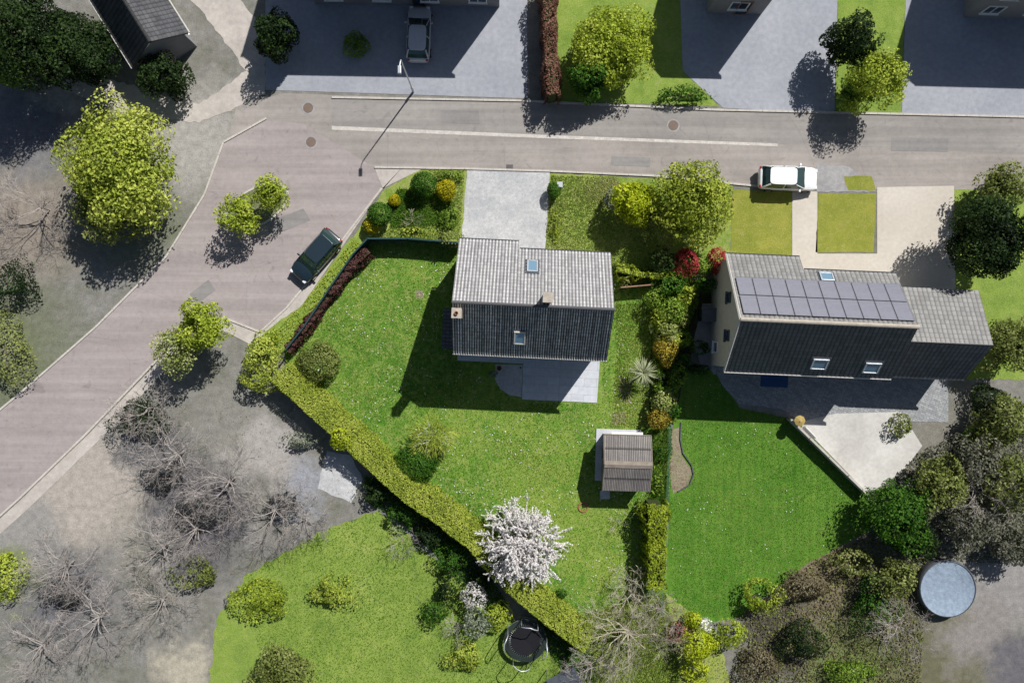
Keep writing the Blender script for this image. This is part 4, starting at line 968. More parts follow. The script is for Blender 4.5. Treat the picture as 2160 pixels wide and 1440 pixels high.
# storage box and stuff along the neighbour's gable
t = thing('storage_box', G(1498, 664, 1.3), 'dark storage box against the gable wall of the house with solar panels', 'storage box'); mb = MB(); mb.box((0, 0, .65), (1.1, .85, 1.3)); mb.build('body', M['green_fence'], t, bevel=.03); mb = MB(); mb.box((0, 0, 1.34), (1.2, .95, .07)); mb.build('lid', M['alu_dark'], t, bevel=.02)
# trampoline
TO = G(1108, 1350, .8); tr = thing('trampoline', TO, 'round black trampoline with bent grey net poles below the long hedge', 'trampoline')
def ring(rad, z, n=40): return [Vector((rad * math.cos(a), rad * math.sin(a), z)) for a in np.linspace(0, 2 * math.pi, n, endpoint=False)]
mb = MB(); mb.lathe(((0, .84), (1.05, .845), (1.05, .825), (0, .82)), 40); mb.build('mat', M['black'], tr)
mb = MB(); mb.lathe(((1.18, .86), (1.50, .88), (1.52, .84), (1.2, .83)), 40); mb.build('padding', M['black_net'], tr)
mb = MB(); mb.tube(ring(1.50, .82), .03, 6, closed=True); mb.build('frame', M['steel'], tr)
mb = MB()
for k in range(48):
    a = 2 * math.pi * k / 48; mb.tube([(1.04 * math.cos(a), 1.04 * math.sin(a), .84), (1.2 * math.cos(a), 1.2 * math.sin(a), .84)], .008, 3)
mb.build('springs', M['steel'], tr)
for k in range(4):
    a0 = math.radians(55 + k * 90); a1 = a0 + math.radians(46)
    p0 = Vector((1.50 * math.cos(a0), 1.50 * math.sin(a0), 0)); p1 = Vector((1.50 * math.cos(a1), 1.50 * math.sin(a1), 0)); m = (p0 + p1) / 2
    mb = MB(); mb.tube([p0 + Vector((0, 0, .8)), p0 + Vector((0, 0, .04)), p1 + Vector((0, 0, .04)), p1 + Vector((0, 0, .8))], .028, 6); mb.build('leg', M['steel'], tr)
    q0, q1 = p0 * 1.02, p1 * 1.02
    mb = MB(); mb.tube([q0 + Vector((0, 0, .8)), q0 * 1.0 + Vector((0, 0, 1.9)), q0 * .98 + Vector((0, 0, 2.25)), q0.lerp(q1, .25) * 1.04 + Vector((0, 0, 2.5)), q0.lerp(q1, .5) * 1.09 + Vector((0, 0, 2.56)), q0.lerp(q1, .75) * 1.04 + Vector((0, 0, 2.5)), q1 * .98 + Vector((0, 0, 2.25)), q1 + Vector((0, 0, 1.9)), q1 + Vector((0, 0, .8))], .036, 8, cap=True)
    mb.build('net_pole', M['steel'], tr, smooth=True)
mb = MB()
for k in range(60):
    a = 2 * math.pi * k / 60; mb.tube([(1.2 * math.cos(a), 1.2 * math.sin(a), .86), (1.33 * math.cos(a), 1.33 * math.sin(a), 2.2)], .004, 3)
for z in np.linspace(1.0, 2.2, 9): mb.tube(ring(1.2 + .13 * (z - .86) / 1.34, z), .004, 3, closed=True)
mb.build('net', M['black'], tr)
# dark awning-roofed shelter at the bottom edge
t = thing('shelter', G(1192, 1440, 2.0), 'dark grey shelter roof at the bottom edge among the bare branches', 'shelter', .5); mb = MB(); mb.box((0, 0, 2.0), (2.2, 1.6, .08)); mb.build('roof', M['alu_dark'], t, bevel=.03)
for a in (-1, 1):
    for b in (-1, 1): mb = MB(); mb.tube([(a * 1.0, b * .7, 0), (a * 1.0, b * .7, 1.97)], .04, 6); mb.build('post', M['wood'], t)
# round pool on the right
t = thing('garden_pool', G(2000, 1242, .9), 'round above ground pool under a pale blue cover', 'pool'); M['pool_blue'] = mottled('pool_cover', ((.3, (.20, .25, .32)), (.7, (.27, .34, .42))), .8, ((4, .15),), (3, .1, .6))
mb = MB(); mb.lathe(((0, .80), (1.9, .84), (2.0, .88)), 40); mb.build('cover', M['pool_blue'], t, smooth=True)
mb = MB(); mb.lathe(((2.0, 0), (2.06, .45), (2.02, .9), (1.96, .9)), 40); mb.build('wall', M['alu_dark'], t, smooth=True)
# stone trough with plants, white stone by the hedge
mb = MB(); mb.box((0, 0, .12), (.42, .3, .24), .4, taper=.7); o = mb.build('rock', M['white_bark'], None, loc=G(938, 1045), bevel=.05); tag(o, 'pale pinkish rock lying between the lawn and the long hedge', 'rock')
t = thing('sunshade', G(1686, 887, 1.4), 'small yellow sunshade at the corner of the dark terrace', 'sunshade'); M['yellow'] = flat('yellow_cloth', (.36, .27, .09), .8)
mb = MB(); mb.lathe(((0, 1.65), (.4, 1.5), (.38, 1.47)), 8); mb.build('canopy', M['yellow'], t); mb = MB(); mb.tube([(0, 0, 0), (0, 0, 1.74)], .02, 6); mb.build('pole', M['white'], t)
t = thing('garden_bench', G(1703, 915, .45), 'small white bench beside the yellow sunshade', 'bench', -.8)
mb = MB(); mb.box((0, 0, .45), (1.2, .4, .05)); mb.build('seat', M['white'], t); mb = MB(); mb.box((0, .2, .7), (1.2, .05, .4)); mb.build('backrest', M['white'], t)
for a in (-1, 1): mb = MB(); mb.box((a * .5, 0, .21), (.06, .38, .42)); mb.build('leg', M['white'], t)

for k, (x, y, lb) in enumerate(((650, 228, 'round brown manhole cover in the junction, nearer the far kerb'), (656, 300, 'round brown manhole cover in the junction, nearer the garden corner'), (1420, 265, 'iron manhole cover in the upper lane of the road, opposite the broad green tree'))):
    t = thing('manhole_cover', G(x, y), lb, 'manhole cover', 0, 'manhole covers'); mb = MB(); mb.lathe(((0, .026), (.34, .026), (.36, .02)), 24); mb.build('lid', M['rust'], t)
    mb = MB(); mb.lathe(((.37, .022), (.46, .024), (.47, .018)), 24); mb.build('rim', M['paving_grey'], t)
for x, y, lb in ((1075, 352, 'dark gully grate at the near kerb above the pale driveway'), (1460, 376, 'dark gully grate at the near kerb above the broad green tree')):
    t = thing('drain_grate', G(x, y), lb, 'drain grate'); mb = MB(); mb.box((0, 0, .02), (.5, .32, .012)); mb.build('frame', M['alu_dark'], t)
    mb = MB()
    for q in range(6): mb.box((-.2 + q * .08, 0, .03), (.03, .28, .012))
    mb.build('bars', M['rust'], t)
# ---------------------------------------------------------------- vegetation: our front garden
G1 = 'clipped shrubs in the corner front bed'
shrub(892, 389, 1.0, (.95, .92), 1.9, M['lf_green'], 'larger of two dark green clipped balls, nearest the road', group=G1, lump=.05, dens=1.4, leaf=.06)
shrub(801, 452, 1.0, (.90, .88), 1.8, M['lf_green'], 'dark green clipped ball at the fence corner, just above a gold shrub', group=G1, lump=.06, dens=1.4, leaf=.06)
shrub(941, 402, .8, (.72, .80), 1.6, M['lf_gold'], 'largest gold clipped shrub, beside the pale driveway', group=G1, lump=.08, dens=1.4, leaf=.06)
shrub(832, 423, .5, (.46, .44), .9, M['lf_gold'], 'smallest gold ball between the two dark green balls', group=G1, lump=.06, dens=1.5, leaf=.05)
shrub(782, 478, .6, (.66, .5), 1.1, M['lf_gold'], 'low gold shrub tucked under the dark ball at the fence corner', group=G1, lump=.12, dens=1.4, leaf=.06)
shrub(1168, 401, .7, (.50, .60), 1.35, M['lf_green'], 'small dark clipped ball beside the stone pillar at the driveway', lump=.08, dens=1.4, leaf=.055)
shrub(950, 368, .35, (1.0, .35), .7, M['lf_mid'], 'low mid green plants filling the bed edge next to the kerb', lump=.3, gap=.3, cat='plant')
shrub(945, 460, .4, (.75, .9), .8, M['lf_mid'], 'loose leafy plants between the gold shrub and the fence', lump=.35, gap=.35, dens=.6, cat='plant')
shrub(935, 505, 1.2, (.95, .45), 1.9, M['lf_olive'], 'feathery young shrub leaning over the fence beside the roof corner', lump=.4, gap=.5, dens=.5)
shrub(872, 488, .3, (1.2, .4), .6, M['lf_spring'], 'yellowish low plants along the foot of the dark fence', lump=.35, gap=.3, dens=.6, cat='plant')
bare_tree(868, 462, .7, 1.1, 1.1, 'low tangle of straw coloured twigs in the dark front bed', depth=2, limbs=9, split=3, twig=1.0, name='bare_shrub', cat='bare shrub')
shrub(1172, 480, .3, (.45, 1.2), .6, M['lf_spring'], 'yellow green plants lining the driveway near the roof', lump=.35, gap=.3, dens=.6, cat='plant')
# front right
tree(1342, 428, 2.2, 1.75, 3.6, M['lf_lime'], 'bright lime yellow tree with a dense rounded crown', leaf=.10, lump=.25, gap=.5, dens=1.5, blobs=7, trunk_r=.1)
tree(1462, 428, 3.2, 3.0, 5.4, M['lf_tree'], 'broad light green tree spreading over the front lawn next to the lime yellow one', leaf=.11, lump=.35, gap=.22, dens=.85, blobs=10, trunk_r=.16)
shrub(1395, 470, 1.6, (1.2, 1.6), 2.8, M['lf_olive'], 'olive brown shrub filling the gap between the two front trees', lump=.4, gap=.3, dens=.8)
shrub(1285, 420, .8, (.55, .7), 1.5, M['lf_grey'], 'grey green shrub at the left foot of the lime yellow tree', lump=.3, gap=.25)
shrub(1398, 545, 1.1, (.95, .9), 2.0, M['lf_dark'], 'dark bluish shrub left of the red shrub', lump=.3, gap=.15)
shrub(1447, 546, 1.2, (.85, 1.1), 2.7, M['lf_red'], 'larger red leaved shrub, left of its smaller red neighbour', lump=.22, gap=.25, leaf=.08, group='red shrubs near the gable')
shrub(1514, 549, 1.1, (.7, .95), 2.4, M['lf_red'], 'smaller red leaved shrub touching the corner of the solar house', lump=.25, gap=.25, leaf=.08, group='red shrubs near the gable')
shrub(1482, 560, .9, (.8, .85), 1.6, M['lf_mid'], 'mid green shrub between the two red shrubs', lump=.3, gap=.2)
shrub(1490, 598, .9, (.85, .45), 1.5, M['lf_green'], 'deep green shrub below the red ones by the gable', lump=.3, gap=.15)
def spiky(px, py, h, r, n, mat, label, stem_h=.0, cat='plant', name='spiky_plant', width=.05):
    t = thing(name, G(px, py, h), label, cat)
    if stem_h: mb = MB(); mb.tube([(0, 0, 0), (.03, .02, stem_h)], [.1, .08], 8); mb.build('trunk', M['bark'], t)
    V, F, T = [], [], []
    for k in range(n):
        a = random.uniform(0, 6.283); e = random.uniform(-.2, 1.35); ln = r * random.uniform(.75, 1.1)
        d = Vector((math.cos(a) * math.cos(e), math.sin(a) * math.cos(e), math.sin(e))); s = Vector((-math.sin(a), math.cos(a), 0)) * width * .5
        b = Vector((0, 0, stem_h or .05)); i0 = len(V); tt = random.random()
        for q in (0, .35, .7, 1):
            p = b + d * ln * q + Vector((0, 0, -.35 * ln * q * q)); w = s * (1.2 - q) * (1 if q else .7)
            V += [p - w, p + w]; T += [tt, tt]
        for q in range(3): F.append((i0 + 2 * q, i0 + 2 * q + 1, i0 + 2 * q + 3, i0 + 2 * q + 2))
    npmesh('leaves', np.array([tuple(v) for v in V]), np.array(F), mat, t, tint=np.array(T)); return t
spiky(1455, 576, .7, .75, 60, M['lf_spring'], 'pale yellow spiky plant just under the larger red shrub', width=.1)
spiky(1462, 613, .7, .8, 60, M['lf_spring'], 'yellow green star shaped plant beside the dark side path', width=.12)
spiky(1357, 786, 1.7, 1.15, 170, M['lf_pale'], 'cabbage palm with a burst of narrow pale leaves beside the patio', stem_h=1.6, cat='palm', name='palm_tree', width=.06)
# hedge with climber between house and boundary, boundary shrubs
hedge('hedge', [(1300, 568), (1345, 578), (1440, 586)], .42, 1.5, M['lf_spring'], 'thin loose hedge running from the house wall to the boundary shrubs', lumps=.14, dens=.8)
shrub(1318, 598, .8, (.35, .4), 1.4, M['lf_cream'], 'pale climber hanging below the thin loose hedge', lump=.4, gap=.4, dens=.6)
B2 = 'shrubs in the boundary row between the two gardens'
shrub(1412, 608, 1.3, (1.1, 1.0), 2.3, M['lf_green'], 'deep green shrub at the top of the boundary row', lump=.35, gap=.2, group=B2)
shrub(1418, 655, 1.5, (1.15, 1.0), 2.4, M['lf_mid'], 'mid green spreading shrub in the boundary row, above the pale green one', lump=.35, gap=.25, group=B2)
shrub(1408, 695, 1.4, (1.0, .9), 2.4, M['lf_cream'], 'pale green round shrub in the boundary row, above the amber one', lump=.3, gap=.25, group=B2, dens=.9)
shrub(1436, 675, 1.0, (.6, 1.1), 1.9, M['lf_olive'], 'olive shrub on the far side of the pale green round shrub', lump=.35, gap=.3, group=B2)
shrub(1404, 746, 1.3, (.82, 1.15), 2.3, M['lf_orange'], 'amber tinted oval shrub above the cabbage palm', lump=.18, gap=.6, group=B2, leaf=.08, dens=1.2)
shrub(1440, 760, .7, (.6, .8), 1.3, M['lf_green'], 'dark low shrub at the start of the wire fence', lump=.35, gap=.25, group=B2)
shrub(1396, 800, .8, (.45, .55), 1.4, M['lf_dark'], 'very dark shrub between the amber shrub and the variegated one', lump=.3, gap=.2, group=B2)
shrub(1398, 850, 1.2, (.95, .75), 2.1, M['lf_cream'], 'variegated cream and green shrub, upper of the last pair', lump=.3, gap=.3, group=B2, leaf=.10)
shrub(1393, 885, 1.2, (.82, .72), 2.1, M['lf_orange'], 'golden shrub at the lower end of the boundary row, nearest the shed', lump=.18, gap=.6, group=B2, leaf=.08, dens=1.2)
shrub(1393, 950, .5, (.7, .95), .9, M['lf_green'], 'sprawling green climber right of the shed roof', lump=.4, gap=.5, dens=.6, cat='plant')
shrub(1390, 1015, .5, (.6, 1.0), .9, M['lf_mid'], 'thin green plants on the ground below the climber, right of the shed', lump=.4, gap=.5, dens=.5, cat='plant')
shrub(1480, 733, 1.0, (.75, .5), 1.7, M['lf_green'], 'dark green bush growing against the gable wall with two windows', lump=.3, gap=.2)
shrub(1472, 775, .4, (.9, .3), .8, M['lf_dark'], 'dark ground plants at the corner of the cobbled terrace', lump=.35, gap=.3, cat='plant')
hedge('hedge', [(1385, 1064), (1387, 1150), (1386, 1242)], [1.5, 1.4, 1.35], 2.3, M['lf_hedge2'], 'tall bright green clipped conifer hedge below the shed', lumps=.12, leaf=.08, dens=1.1)
# ---------------------------------------------------------------- long hedge, burgundy hedge, corner
hedge('hedge', [(584, 786), (632, 830), (695, 890), (745, 934)], [1.8, 1.8, 1.65, 1.6], 2.2, M['lf_hedge'], 'upper left stretch of the long clipped hedge, between corner shrub and lime patch', lumps=.03, leaf=.055, dens=1.0, taper=.26)
hedge('hedge', [(742, 932), (800, 985), (860, 1040), (920, 1080), (1000, 1142), (1060, 1210), (1130, 1275), (1200, 1330), (1240, 1362)], [1.6, 1.75, 1.75, 1.7, 1.7, 1.75, 1.8, 1.7, 1.4], 2.2, M['lf_hedge'], 'long pale green clipped hedge running diagonally under the white blossom tree', lumps=.035, leaf=.055, dens=1.0, taper=.26)
shrub(722, 924, 1.9, (.95, .75), 2.9, M['lf_lime'], 'bright lime growth bulging out of the long hedge', lump=.3, gap=.1)
hedge('hedge', [(776, 528), (745, 556), (700, 614), (650, 680), (607, 738)], .62, 1.1, M['lf_burg'], 'narrow burgundy hedge inside the dark green fence', lumps=.07, leaf=.06, dens=1.2)
shrub(670, 764, .9, (1.62, 1.55), 2.1, M['lf_olive'], 'big round olive shrub in the left corner of the lawn', lump=.1, gap=.05, leaf=.07, dens=1.3)
shrub(552, 748, 1.2, (1.3, 1.2), 2.4, M['lf_hedge'], 'upper shrub of the pale green pair at the hedge end', lump=.3, gap=.1, group='pale green shrubs at the hedge end')
shrub(548, 795, 1.2, (1.5, 1.0), 2.2, M['lf_hedge'], 'lower shrub of the pale green pair at the hedge end', lump=.3, gap=.15, group='pale green shrubs at the hedge end')
shrub(565, 712, .6, (1.0, .6), 1.1, M['lf_spring'], 'light green bushy growth outside the burgundy hedge', lump=.35, gap=.2)
# weeping tree with white limbs
wt, tips = bare_tree(912, 918, 2.4, 1.5, 3.0, 'small weeping tree with white limbs and thin yellow green fronds', mat='white_bark', depth=2, limbs=6, split=3, name='weeping_tree', cat='tree', twig=1.5)
P, D, T = crown_pts((.15, .0, 1.6), (1.5, 1.35, .6), 1700, .22, .35, -.4)
d = D + RNG.normal(size=D.shape) * .25; ln = RNG.uniform(.2, .5, len(P))[:, None]; sd_ = np.cross(d, RNG.normal(size=d.shape)); sd_ /= np.linalg.norm(sd_, axis=1, keepdims=True)
tipv = P + d * ln * np.array([1, 1, .2]) - np.array([0, 0, .25]) * ln
V = np.stack([P - sd_ * .022, P + sd_ * .022, tipv], 1).reshape(-1, 3)
npmesh('fronds', V, np.arange(len(V)).reshape(-1, 3), M['lf_hedge'], wt, tint=np.repeat(T, 3))
spiky(945, 1062, .3, .5, 40, M['lf_grey'], 'grey green spiky plant next to the pale rock', width=.07)
spiky(990, 1092, .3, .55, 40, M['lf_spring'], 'thin leaved tuft beside the hedge, left of the blossom tree', width=.05)
shrub(1185, 1252, .5, (.35, .35), .9, M['lf_green'], 'small dark shrub on the lawn side of the long hedge', lump=.25)
bare_tree(1300, 1105, .6, .9, .9, 'wispy pale twigs on the lawn left of the conifer hedge', mat='grey_bark', depth=2, limbs=8, name='bare_shrub', cat='bare shrub', twig=.6)
shrub(1040, 790, .3, (.4, .25), .5, M['lf_grey'], 'grey plant in the shade beside the gravel bay', lump=.3, gap=.3, stem=False, cat='plant')
# blossom tree
def blossom_tree(px, py, h, r, hgt, mat, label, depth, limbs, fl=.06, per=26, wood='grey_bark', split=3, thick=.055):
    t, tips = bare_tree(px, py, h, r, hgt, label, mat=wood, depth=depth, limbs=limbs, split=split, name='blossom_tree', cat='tree', spread=.42, er=(.15, 2.6))
    P = []
    for pts, dp in tips:
        if dp > 1: continue
        for a, b in zip(pts[:-1], pts[1:]):
            k = int(per * (b - a).length / .25); q = RNG.uniform(0, 1, (k, 1))
            P.append(np.array(a) * (1 - q) + np.array(b) * q + RNG.normal(size=(k, 3)) * thick * .5)
    P = np.concatenate(P); N = RNG.normal(size=P.shape); N[:, 2] += .6
    V, F, T = leafquads(P, N, fl, RNG.uniform(0, 1, len(P)), .8)
    npmesh('blossom', V, F, mat_[mat], t, tint=T); return t
mat_ = {'white': M['blossom'], 'pale': M['blossom_pale']}
blossom_tree(1098, 1153, 2.8, 3.1, 3.9, 'white', 'tree covered in white blossom, standing at the middle of the long hedge', 3, 42, fl=.05, per=15, thick=.045)
# bare trees at the bottom
bare_tree(1330, 1350, 3.0, 3.6, 4.8, 'largest bare tree with a wide tangle of pale branches at the bottom edge', depth=4, limbs=13, split=3, group='bare trees at the bottom', twig=1.25)
bare_tree(1337, 1262, 2.4, 1.9, 3.8, 'upright bare tree reaching over the end of the conifer hedge shadow', depth=4, limbs=7, group='bare trees at the bottom')
bare_tree(1392, 1290, 2.0, 1.7, 3.2, 'small bare tree just below the conifer hedge', depth=4, limbs=7, group='bare trees at the bottom', mat='grey_bark')
bare_tree(1250, 1420, 2.2, 2.2, 3.6, 'grey bare tree over the dark shelter roof', depth=4, limbs=8, group='bare trees at the bottom', mat='grey_bark')
shrub(1475, 1362, 1.4, (1.25, 1.3), 2.6, M['lf_lime'], 'largest lime yellow shrub below the white flowering one', lump=.25, gap=.15, dens=1.2, group='yellow shrubs at the lower right')
shrub(1462, 1308, .9, (.6, .55), 1.7, M['lf_lime'], 'small lime shrub between red foliage and white flowers', lump=.2, group='yellow shrubs at the lower right')
shrub(1470, 1415, 1.1, (1.0, .7), 2.0, M['lf_lime'], 'lime shrub at the bottom edge under the largest yellow one', lump=.3, gap=.2, group='yellow shrubs at the lower right')
shrub(1541, 1334, 1.0, (1.1, 1.05), 1.9, M['lf_spring'], 'round yellow green shrub on the lawn edge right of the white flowers', lump=.2, gap=.1, group='yellow shrubs at the lower right')
shrub(1602, 1265, 1.1, (1.4, 1.3), 2.1, M['lf_spring'], 'wide yellow green shrub furthest right along the lawn edge', lump=.3, gap=.2, group='yellow shrubs at the lower right')
shrub(1430, 1335, .9, (.8, .7), 1.6, M['lf_maroon'], 'dusky red shrub beside the largest yellow shrub', lump=.35, gap=.4, dens=.6)
shrub(1487, 1313, .9, (.42, .45), 1.5, M['blossom'], 'little shrub full of white flowers', lump=.4, gap=.5, dens=.7)
# behind the long hedge
U = 'undergrowth below the long hedge'
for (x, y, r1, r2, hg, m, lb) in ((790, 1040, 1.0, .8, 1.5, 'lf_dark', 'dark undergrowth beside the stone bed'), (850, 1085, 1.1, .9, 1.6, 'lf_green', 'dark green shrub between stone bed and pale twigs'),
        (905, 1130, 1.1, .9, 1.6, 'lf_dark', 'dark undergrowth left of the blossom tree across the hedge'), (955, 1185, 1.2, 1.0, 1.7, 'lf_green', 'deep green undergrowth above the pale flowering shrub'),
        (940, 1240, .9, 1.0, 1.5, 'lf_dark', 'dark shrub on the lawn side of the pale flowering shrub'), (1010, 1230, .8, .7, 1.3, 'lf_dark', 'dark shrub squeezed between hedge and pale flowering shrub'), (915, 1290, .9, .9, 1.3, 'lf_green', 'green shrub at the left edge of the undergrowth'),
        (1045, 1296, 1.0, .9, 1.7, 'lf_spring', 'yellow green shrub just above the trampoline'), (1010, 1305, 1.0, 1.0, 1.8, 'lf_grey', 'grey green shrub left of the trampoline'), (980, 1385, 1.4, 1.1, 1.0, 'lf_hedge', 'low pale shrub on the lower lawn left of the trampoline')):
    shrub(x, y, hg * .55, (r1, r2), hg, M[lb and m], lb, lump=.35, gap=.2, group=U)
bare_tree(845, 1140, .9, 1.5, 1.7, 'pale grey bare shrub at the top corner of the lower lawn', mat='grey_bark', depth=3, limbs=8, name='bare_shrub', cat='bare shrub', twig=.7)
bare_tree(962, 1325, .9, 1.3, 1.5, 'grey bare shrub fanning out left of the trampoline', mat='grey_bark', depth=3, limbs=8, name='bare_shrub', cat='bare shrub', twig=.7)
shrub(1000, 1258, 1.2, (.95, .95), 2.1, M['blossom_pale'], 'shrub with dusty pale blossom behind the long hedge', lump=.35, gap=.45, dens=.6)
tree(600, 1415, 2.6, 2.3, 4.2, M['lf_olive'], 'green tree on the lower lawn at the bottom edge', gap=.3, dens=.8)
shrub(560, 1265, .8, (2.2, 1.5), 1.5, M['lf_spring'], 'wide yellow green bush on the lower left lawn', lump=.3, gap=.15)
shrub(700, 1245, .7, (1.8, 1.2), 1.2, M['lf_hedge'], 'low pale green bush in the middle of the lower left lawn', lump=.35, gap=.3, dens=.7)
# ---------------------------------------------------------------- the left side
tree(250, 350, 4.0, 4.3, 7.0, M['lf_hedge'], 'largest pale green tree, left of the side street', gap=.3, dens=.8, blobs=10, leaf=.12)
tree(228, 440, 2.8, 2.8, 4.6, M['lf_olive'], 'darker olive tree directly below the largest pale green tree', gap=.2, dens=.8, blobs=7, leaf=.14)
T3 = 'small trees on the side street'
tree(572, 405, 2.4, 1.35, 3.8, M['lf_spring'], 'upper of two small bright trees growing on the side street', gap=.2, blobs=5, trunk_r=.09, group=T3)
tree(502, 450, 2.4, 1.6, 3.8, M['lf_spring'], 'lower left of two small bright trees growing on the side street', gap=.25, dens=.8, blobs=5, trunk_r=.09, group=T3)
tree(425, 690, 3.4, 1.9, 5.2, M['lf_spring'], 'green tree at the inner bend of the side street', gap=.25, blobs=6, group=T3)
tree(370, 740, 3.2, 1.9, 4.8, M['lf_cream'], 'pale leaved tree below the green one at the bend', gap=.1, dens=.5, blobs=6, group=T3)
bare_tree(300, 860, 2.0, 2.6, 4.0, 'bare dark twigged tree below the trees at the street bend', mat='grey_bark', depth=4, limbs=9)
shrub(290, 880, 1.0, (2.0, 1.3), 1.9, M['lf_dark'], 'dark spreading bush under the bare tree at the street bend', lump=.35, gap=.2)
E = 'evergreens in the upper left corner'
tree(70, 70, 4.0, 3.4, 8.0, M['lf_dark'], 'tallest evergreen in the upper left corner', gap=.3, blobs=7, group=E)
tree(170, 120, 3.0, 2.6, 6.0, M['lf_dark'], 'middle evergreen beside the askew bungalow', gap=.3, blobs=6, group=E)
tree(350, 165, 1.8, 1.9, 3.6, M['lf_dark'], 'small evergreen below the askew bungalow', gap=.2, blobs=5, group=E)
tree(20, 130, 2.2, 1.8, 4.0, M['lf_mid'], 'mid green tree at the left edge under the tallest evergreen', gap=.3, blobs=5)
bare_tree(60, 430, 2.6, 3.2, 4.4, 'brownish bare tree at the left edge level with the largest pale tree', mat='grey_bark', depth=4, limbs=9)
shrub(35, 600, 1.1, (1.7, 1.5), 2.0, M['lf_dark'], 'dark bush at the left edge above the grassy garden', lump=.3, gap=.1)
shrub(-5, 735, .9, (2.2, 2.6), 1.6, M['lf_olive'], 'wide olive bush on the left edge beside the street', lump=.35, gap=.25, dens=.8)
bare_tree(640, 1090, 1.8, 2.0, 3.2, 'bare tree beside the diagonal grey roof, above the lower lawn', mat='grey_bark', depth=4, limbs=8)
bare_tree(330, 1160, 2.2, 2.8, 4.0, 'bare tree between the two grey roofed houses on the left', mat='grey_bark', depth=4, limbs=9)
shrub(640, 930, .6, (1.3, .6), 1.1, M['lf_grey'], 'grey green shrub on the terrace behind the hedge', lump=.35, gap=.35, dens=.7)
shrub(420, 1210, .8, (1.8, 1.1), 1.5, M['lf_olive'], 'olive bush between the grey roof and the lower lawn', lump=.35, gap=.3, dens=.8)
shrub(10, 1210, .8, (1.3, 1.8), 1.5, M['lf_spring'], 'yellow green bush at the left edge beside the corner roof', lump=.3, gap=.2)
# ---------------------------------------------------------------- across the road
tree(1292, 95, 2.6, 3.0, 4.4, M['lf_spring'], 'broad bright green tree across the road next to the brown fence', gap=.8, dens=1.2, blobs=8)
tree(1245, 165, 2.2, 1.5, 4.2, M['lf_green'], 'dark green tree beside the road shading the asphalt, left of the bright one', gap=.8, dens=1.2, blobs=5)
shrub(1440, 200, .6, (2.0, .6), 1.1, M['lf_green'], 'low dark hedge plant along the far road edge', lump=.25, gap=.1)
shrub(752, 95, .8, (.9, .9), 1.5, M['lf_mid'], 'green bush in the shade of the wide house across the road', lump=.25)
tree(1850, 165, 3.0, 2.2, 5.0, M['lf_spring'], 'yellow green tree across the road whose shadow lies on the asphalt', gap=.3, blobs=6)
tree(1800, 190, 1.8, 1.2, 3.4, M['lf_mid'], 'small mid green tree at the far road edge below the yellow green one', gap=.3, blobs=5)
tree(1800, 85, 3.0, 1.9, 5.4, M['lf_dark'], 'dark evergreen between the two right hand forecourts', gap=.6, blobs=5)
tree(575, 70, 2.6, 1.7, 5.0, M['lf_dark'], 'dark evergreen at the left end of the wide house across the road', gap=.6, blobs=5)
# ---------------------------------------------------------------- the right side
tree(2095, 500, 4.0, 3.0, 7.4, M['lf_dark'], 'massive dark evergreen at the right edge beside the cream drive', gap=.8, dens=1.1, blobs=8)
tree(2110, 395, 2.4, 1.8, 4.4, M['lf_olive'], 'olive tree just above the massive dark evergreen', gap=.3, blobs=5)
tree(2135, 730, 2.6, 2.3, 4.4, M['lf_olive'], 'olive green tree at the right edge beside the garage roof', gap=.3, blobs=6)
shrub(2090, 845, .9, (1.3, 1.3), 1.8, M['lf_dark'], 'round dark bush below the garage wing', lump=.2)
shrub(2070, 920, .8, (1.5, 1.0), 1.5, M['lf_mid'], 'mid green bush under the round dark one', lump=.3, gap=.2)
shrub(1905, 900, .6, (.8, .9), 1.2, M['lf_olive'], 'olive shrub on the pale patio near the terrace', lump=.3, gap=.3)
tree(1900, 1085, 2.4, 2.6, 4.4, M['lf_green'], 'dark green tree at the lower tip of the pale patio', gap=.35, dens=.9, blobs=7)
tree(1985, 1015, 2.2, 2.2, 3.8, M['lf_olive'], 'olive tree right of the pale patio', gap=.3, blobs=6, dens=.8)
tree(1935, 1140, 2.0, 1.6, 3.4, M['lf_dark'], 'dark small tree between patio trees and the pool', gap=.4, blobs=5)
bare_tree(2080, 1040, 2.6, 3.0, 4.4, 'bare tree at the right edge above the pool', mat='grey_bark', depth=4, limbs=9)
bare_tree(1905, 1330, 2.2, 2.6, 4.0, 'bare tree over the brown bed below the pool', mat='grey_bark', depth=4, limbs=9)
shrub(1700, 1240, .8, (1.7, 1.1), 1.4, M['lf_dull'], 'brown leafed bush on the bed right of the wide yellow green shrub', lump=.35, gap=.35)
shrub(1800, 1190, .7, (1.5, 1.0), 1.3, M['lf_olive'], 'olive bush at the top of the brown bed', lump=.35, gap=.3)
shrub(1690, 1350, 1.0, (1.8, 1.4), 1.9, M['lf_dark'], 'dark bush in the lower part of the brown bed', lump=.3, gap=.2)
shrub(1850, 1270, 1.0, (1.6, 1.6), 1.9, M['lf_green'], 'deep green bush between brown bed and pool', lump=.35, gap=.3, dens=.8)
shrub(1600, 1400, .7, (1.4, 1.3), 1.2, M['lf_dull'], 'dry brown bush near the bottom edge, right of the lime shrubs', lump=.35, gap=.35)
shrub(1800, 1415, .7, (2.2, .9), 1.3, M['lf_mid'], 'mid green bush at the bottom edge of the brown bed', lump=.35, gap=.2)

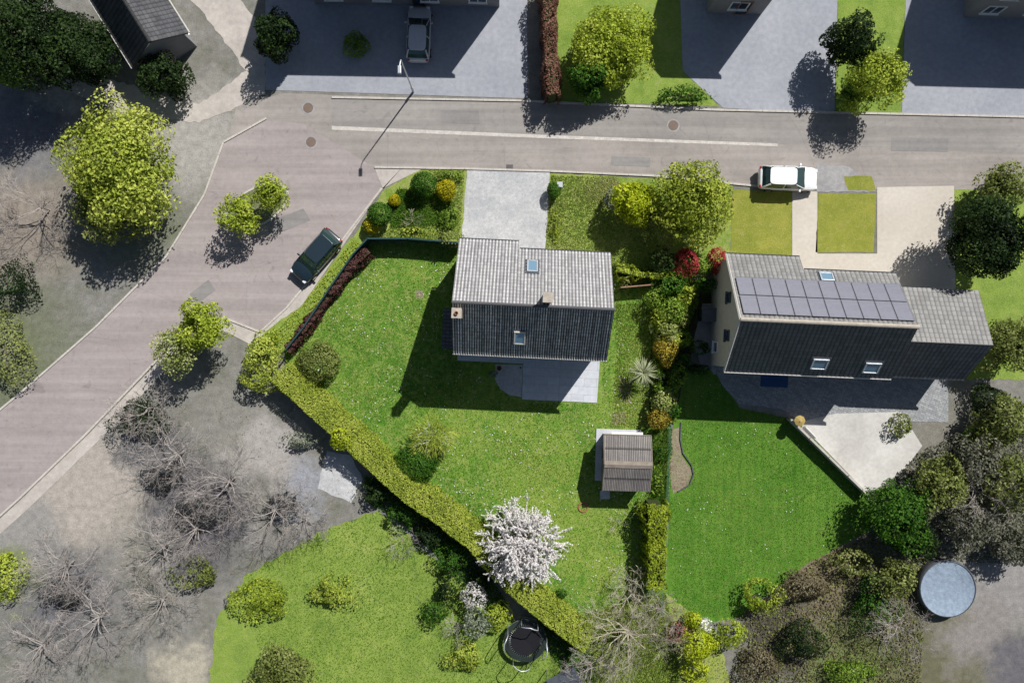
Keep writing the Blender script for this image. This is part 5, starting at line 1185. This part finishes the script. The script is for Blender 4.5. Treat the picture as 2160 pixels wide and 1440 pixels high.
hedge('hedge', [(1158, -60), (1160, 60), (1166, 196)], [1.0, 1.0, .9], 2.6, M['lf_rust'], 'rusty brown beech hedge between the forecourt and the bright green tree', lumps=.08, leaf=.08)
G5 = 'grey bare trees in the lower left'
for (x, y, r, h, lb) in ((360, 960, 3.0, 4.2, 'grey bare tree at the top of the lower left thicket'), (470, 1020, 3.2, 4.6, 'widest grey bare tree, in the middle of the lower left thicket'), (400, 1120, 2.8, 4.0, 'grey bare tree at the lower edge of the middle thicket'), (570, 1080, 2.8, 4.0, 'grey bare tree nearest the bare tree above the lower lawn'),
        (120, 1200, 2.8, 4.2, 'grey bare tree left of the olive bush at the left edge'), (190, 1310, 3.0, 4.6, 'grey bare tree above the bottom left corner'), (70, 1370, 2.6, 4.0, 'grey bare tree filling the bottom left corner'), (330, 1270, 2.4, 3.6, 'grey bare tree above the sandy patch')):
    bare_tree(x, y, h * .55, r, h, lb, mat='grey_bark', depth=4, limbs=11, split=3, group=G5)
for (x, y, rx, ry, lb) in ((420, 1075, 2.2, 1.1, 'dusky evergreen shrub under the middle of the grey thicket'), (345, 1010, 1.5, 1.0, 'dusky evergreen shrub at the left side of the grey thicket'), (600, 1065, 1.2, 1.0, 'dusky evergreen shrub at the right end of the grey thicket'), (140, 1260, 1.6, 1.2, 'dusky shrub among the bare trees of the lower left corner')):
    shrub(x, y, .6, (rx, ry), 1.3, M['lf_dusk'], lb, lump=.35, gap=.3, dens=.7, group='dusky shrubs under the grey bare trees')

shrub(876, 978, 1.0, (1.75, 1.35), 2.0, M['lf_green'], 'large dark green rounded bush against the weeping tree, beside the long hedge', lump=.1, leaf=.07, dens=1.1)
for (x, y, rx, ry, hg, m, lb) in ((1385, 630, .8, .8, 1.8, 'lf_mid', 'mid green bush on the house side of the deep green one in the boundary row'), (1388, 675, .6, .9, 1.7, 'lf_spring', 'yellow green bush on the house side of the pale round shrub'), (1440, 715, .8, .8, 1.9, 'lf_mid', 'mid green bush on the path side of the amber oval shrub'),
        (1440, 625, .8, .7, 1.8, 'lf_spring', 'yellow green bush beside the path, just below the star shaped plant'), (1412, 720, .9, .6, 2.0, 'lf_spring', 'light green bush between the pale round shrub and the amber oval'), (1398, 822, .8, .6, 1.8, 'lf_mid', 'mid green bush just above the variegated shrub'),
        (1420, 862, .5, .8, 1.6, 'lf_green', 'dark green bush on the fence side of the variegated shrub'), (1385, 780, .5, .5, 1.3, 'lf_mid', 'small bush touching the fronds of the cabbage palm'), (1430, 790, .5, .8, 1.3, 'lf_mid', 'low green bush by the wire fence across from the palm')):
    shrub(x, y, hg * .55, (rx, ry), hg, M[m], lb, lump=.3, gap=.25, group=B2)
for (x, y, h, r, hg, m, lb) in ((2130, 890, 2.4, 2.2, 4.0, 'lf_olive', 'olive tree at the right edge under the garage wing'), (2060, 975, 2.2, 2.0, 3.6, 'lf_greyo', 'greyish green tree left of the olive ones at the right edge'), (2140, 1020, 2.4, 2.4, 4.2, 'lf_olive', 'olive tree at the right edge above the pool'),
        (2050, 1105, 2.0, 1.9, 3.4, 'lf_greyo', 'greyish green tree directly above the pool'), (2150, 1150, 2.0, 1.8, 3.2, 'lf_greyo', 'greyish green tree at the right edge level with the pool top'), (1890, 1220, 1.8, 1.6, 3.0, 'lf_olive', 'olive tree just left of the pool')):
    tree(x, y, h, r, hg, M[m], lb, gap=.1, blobs=6, dens=.7, leaf=.11)
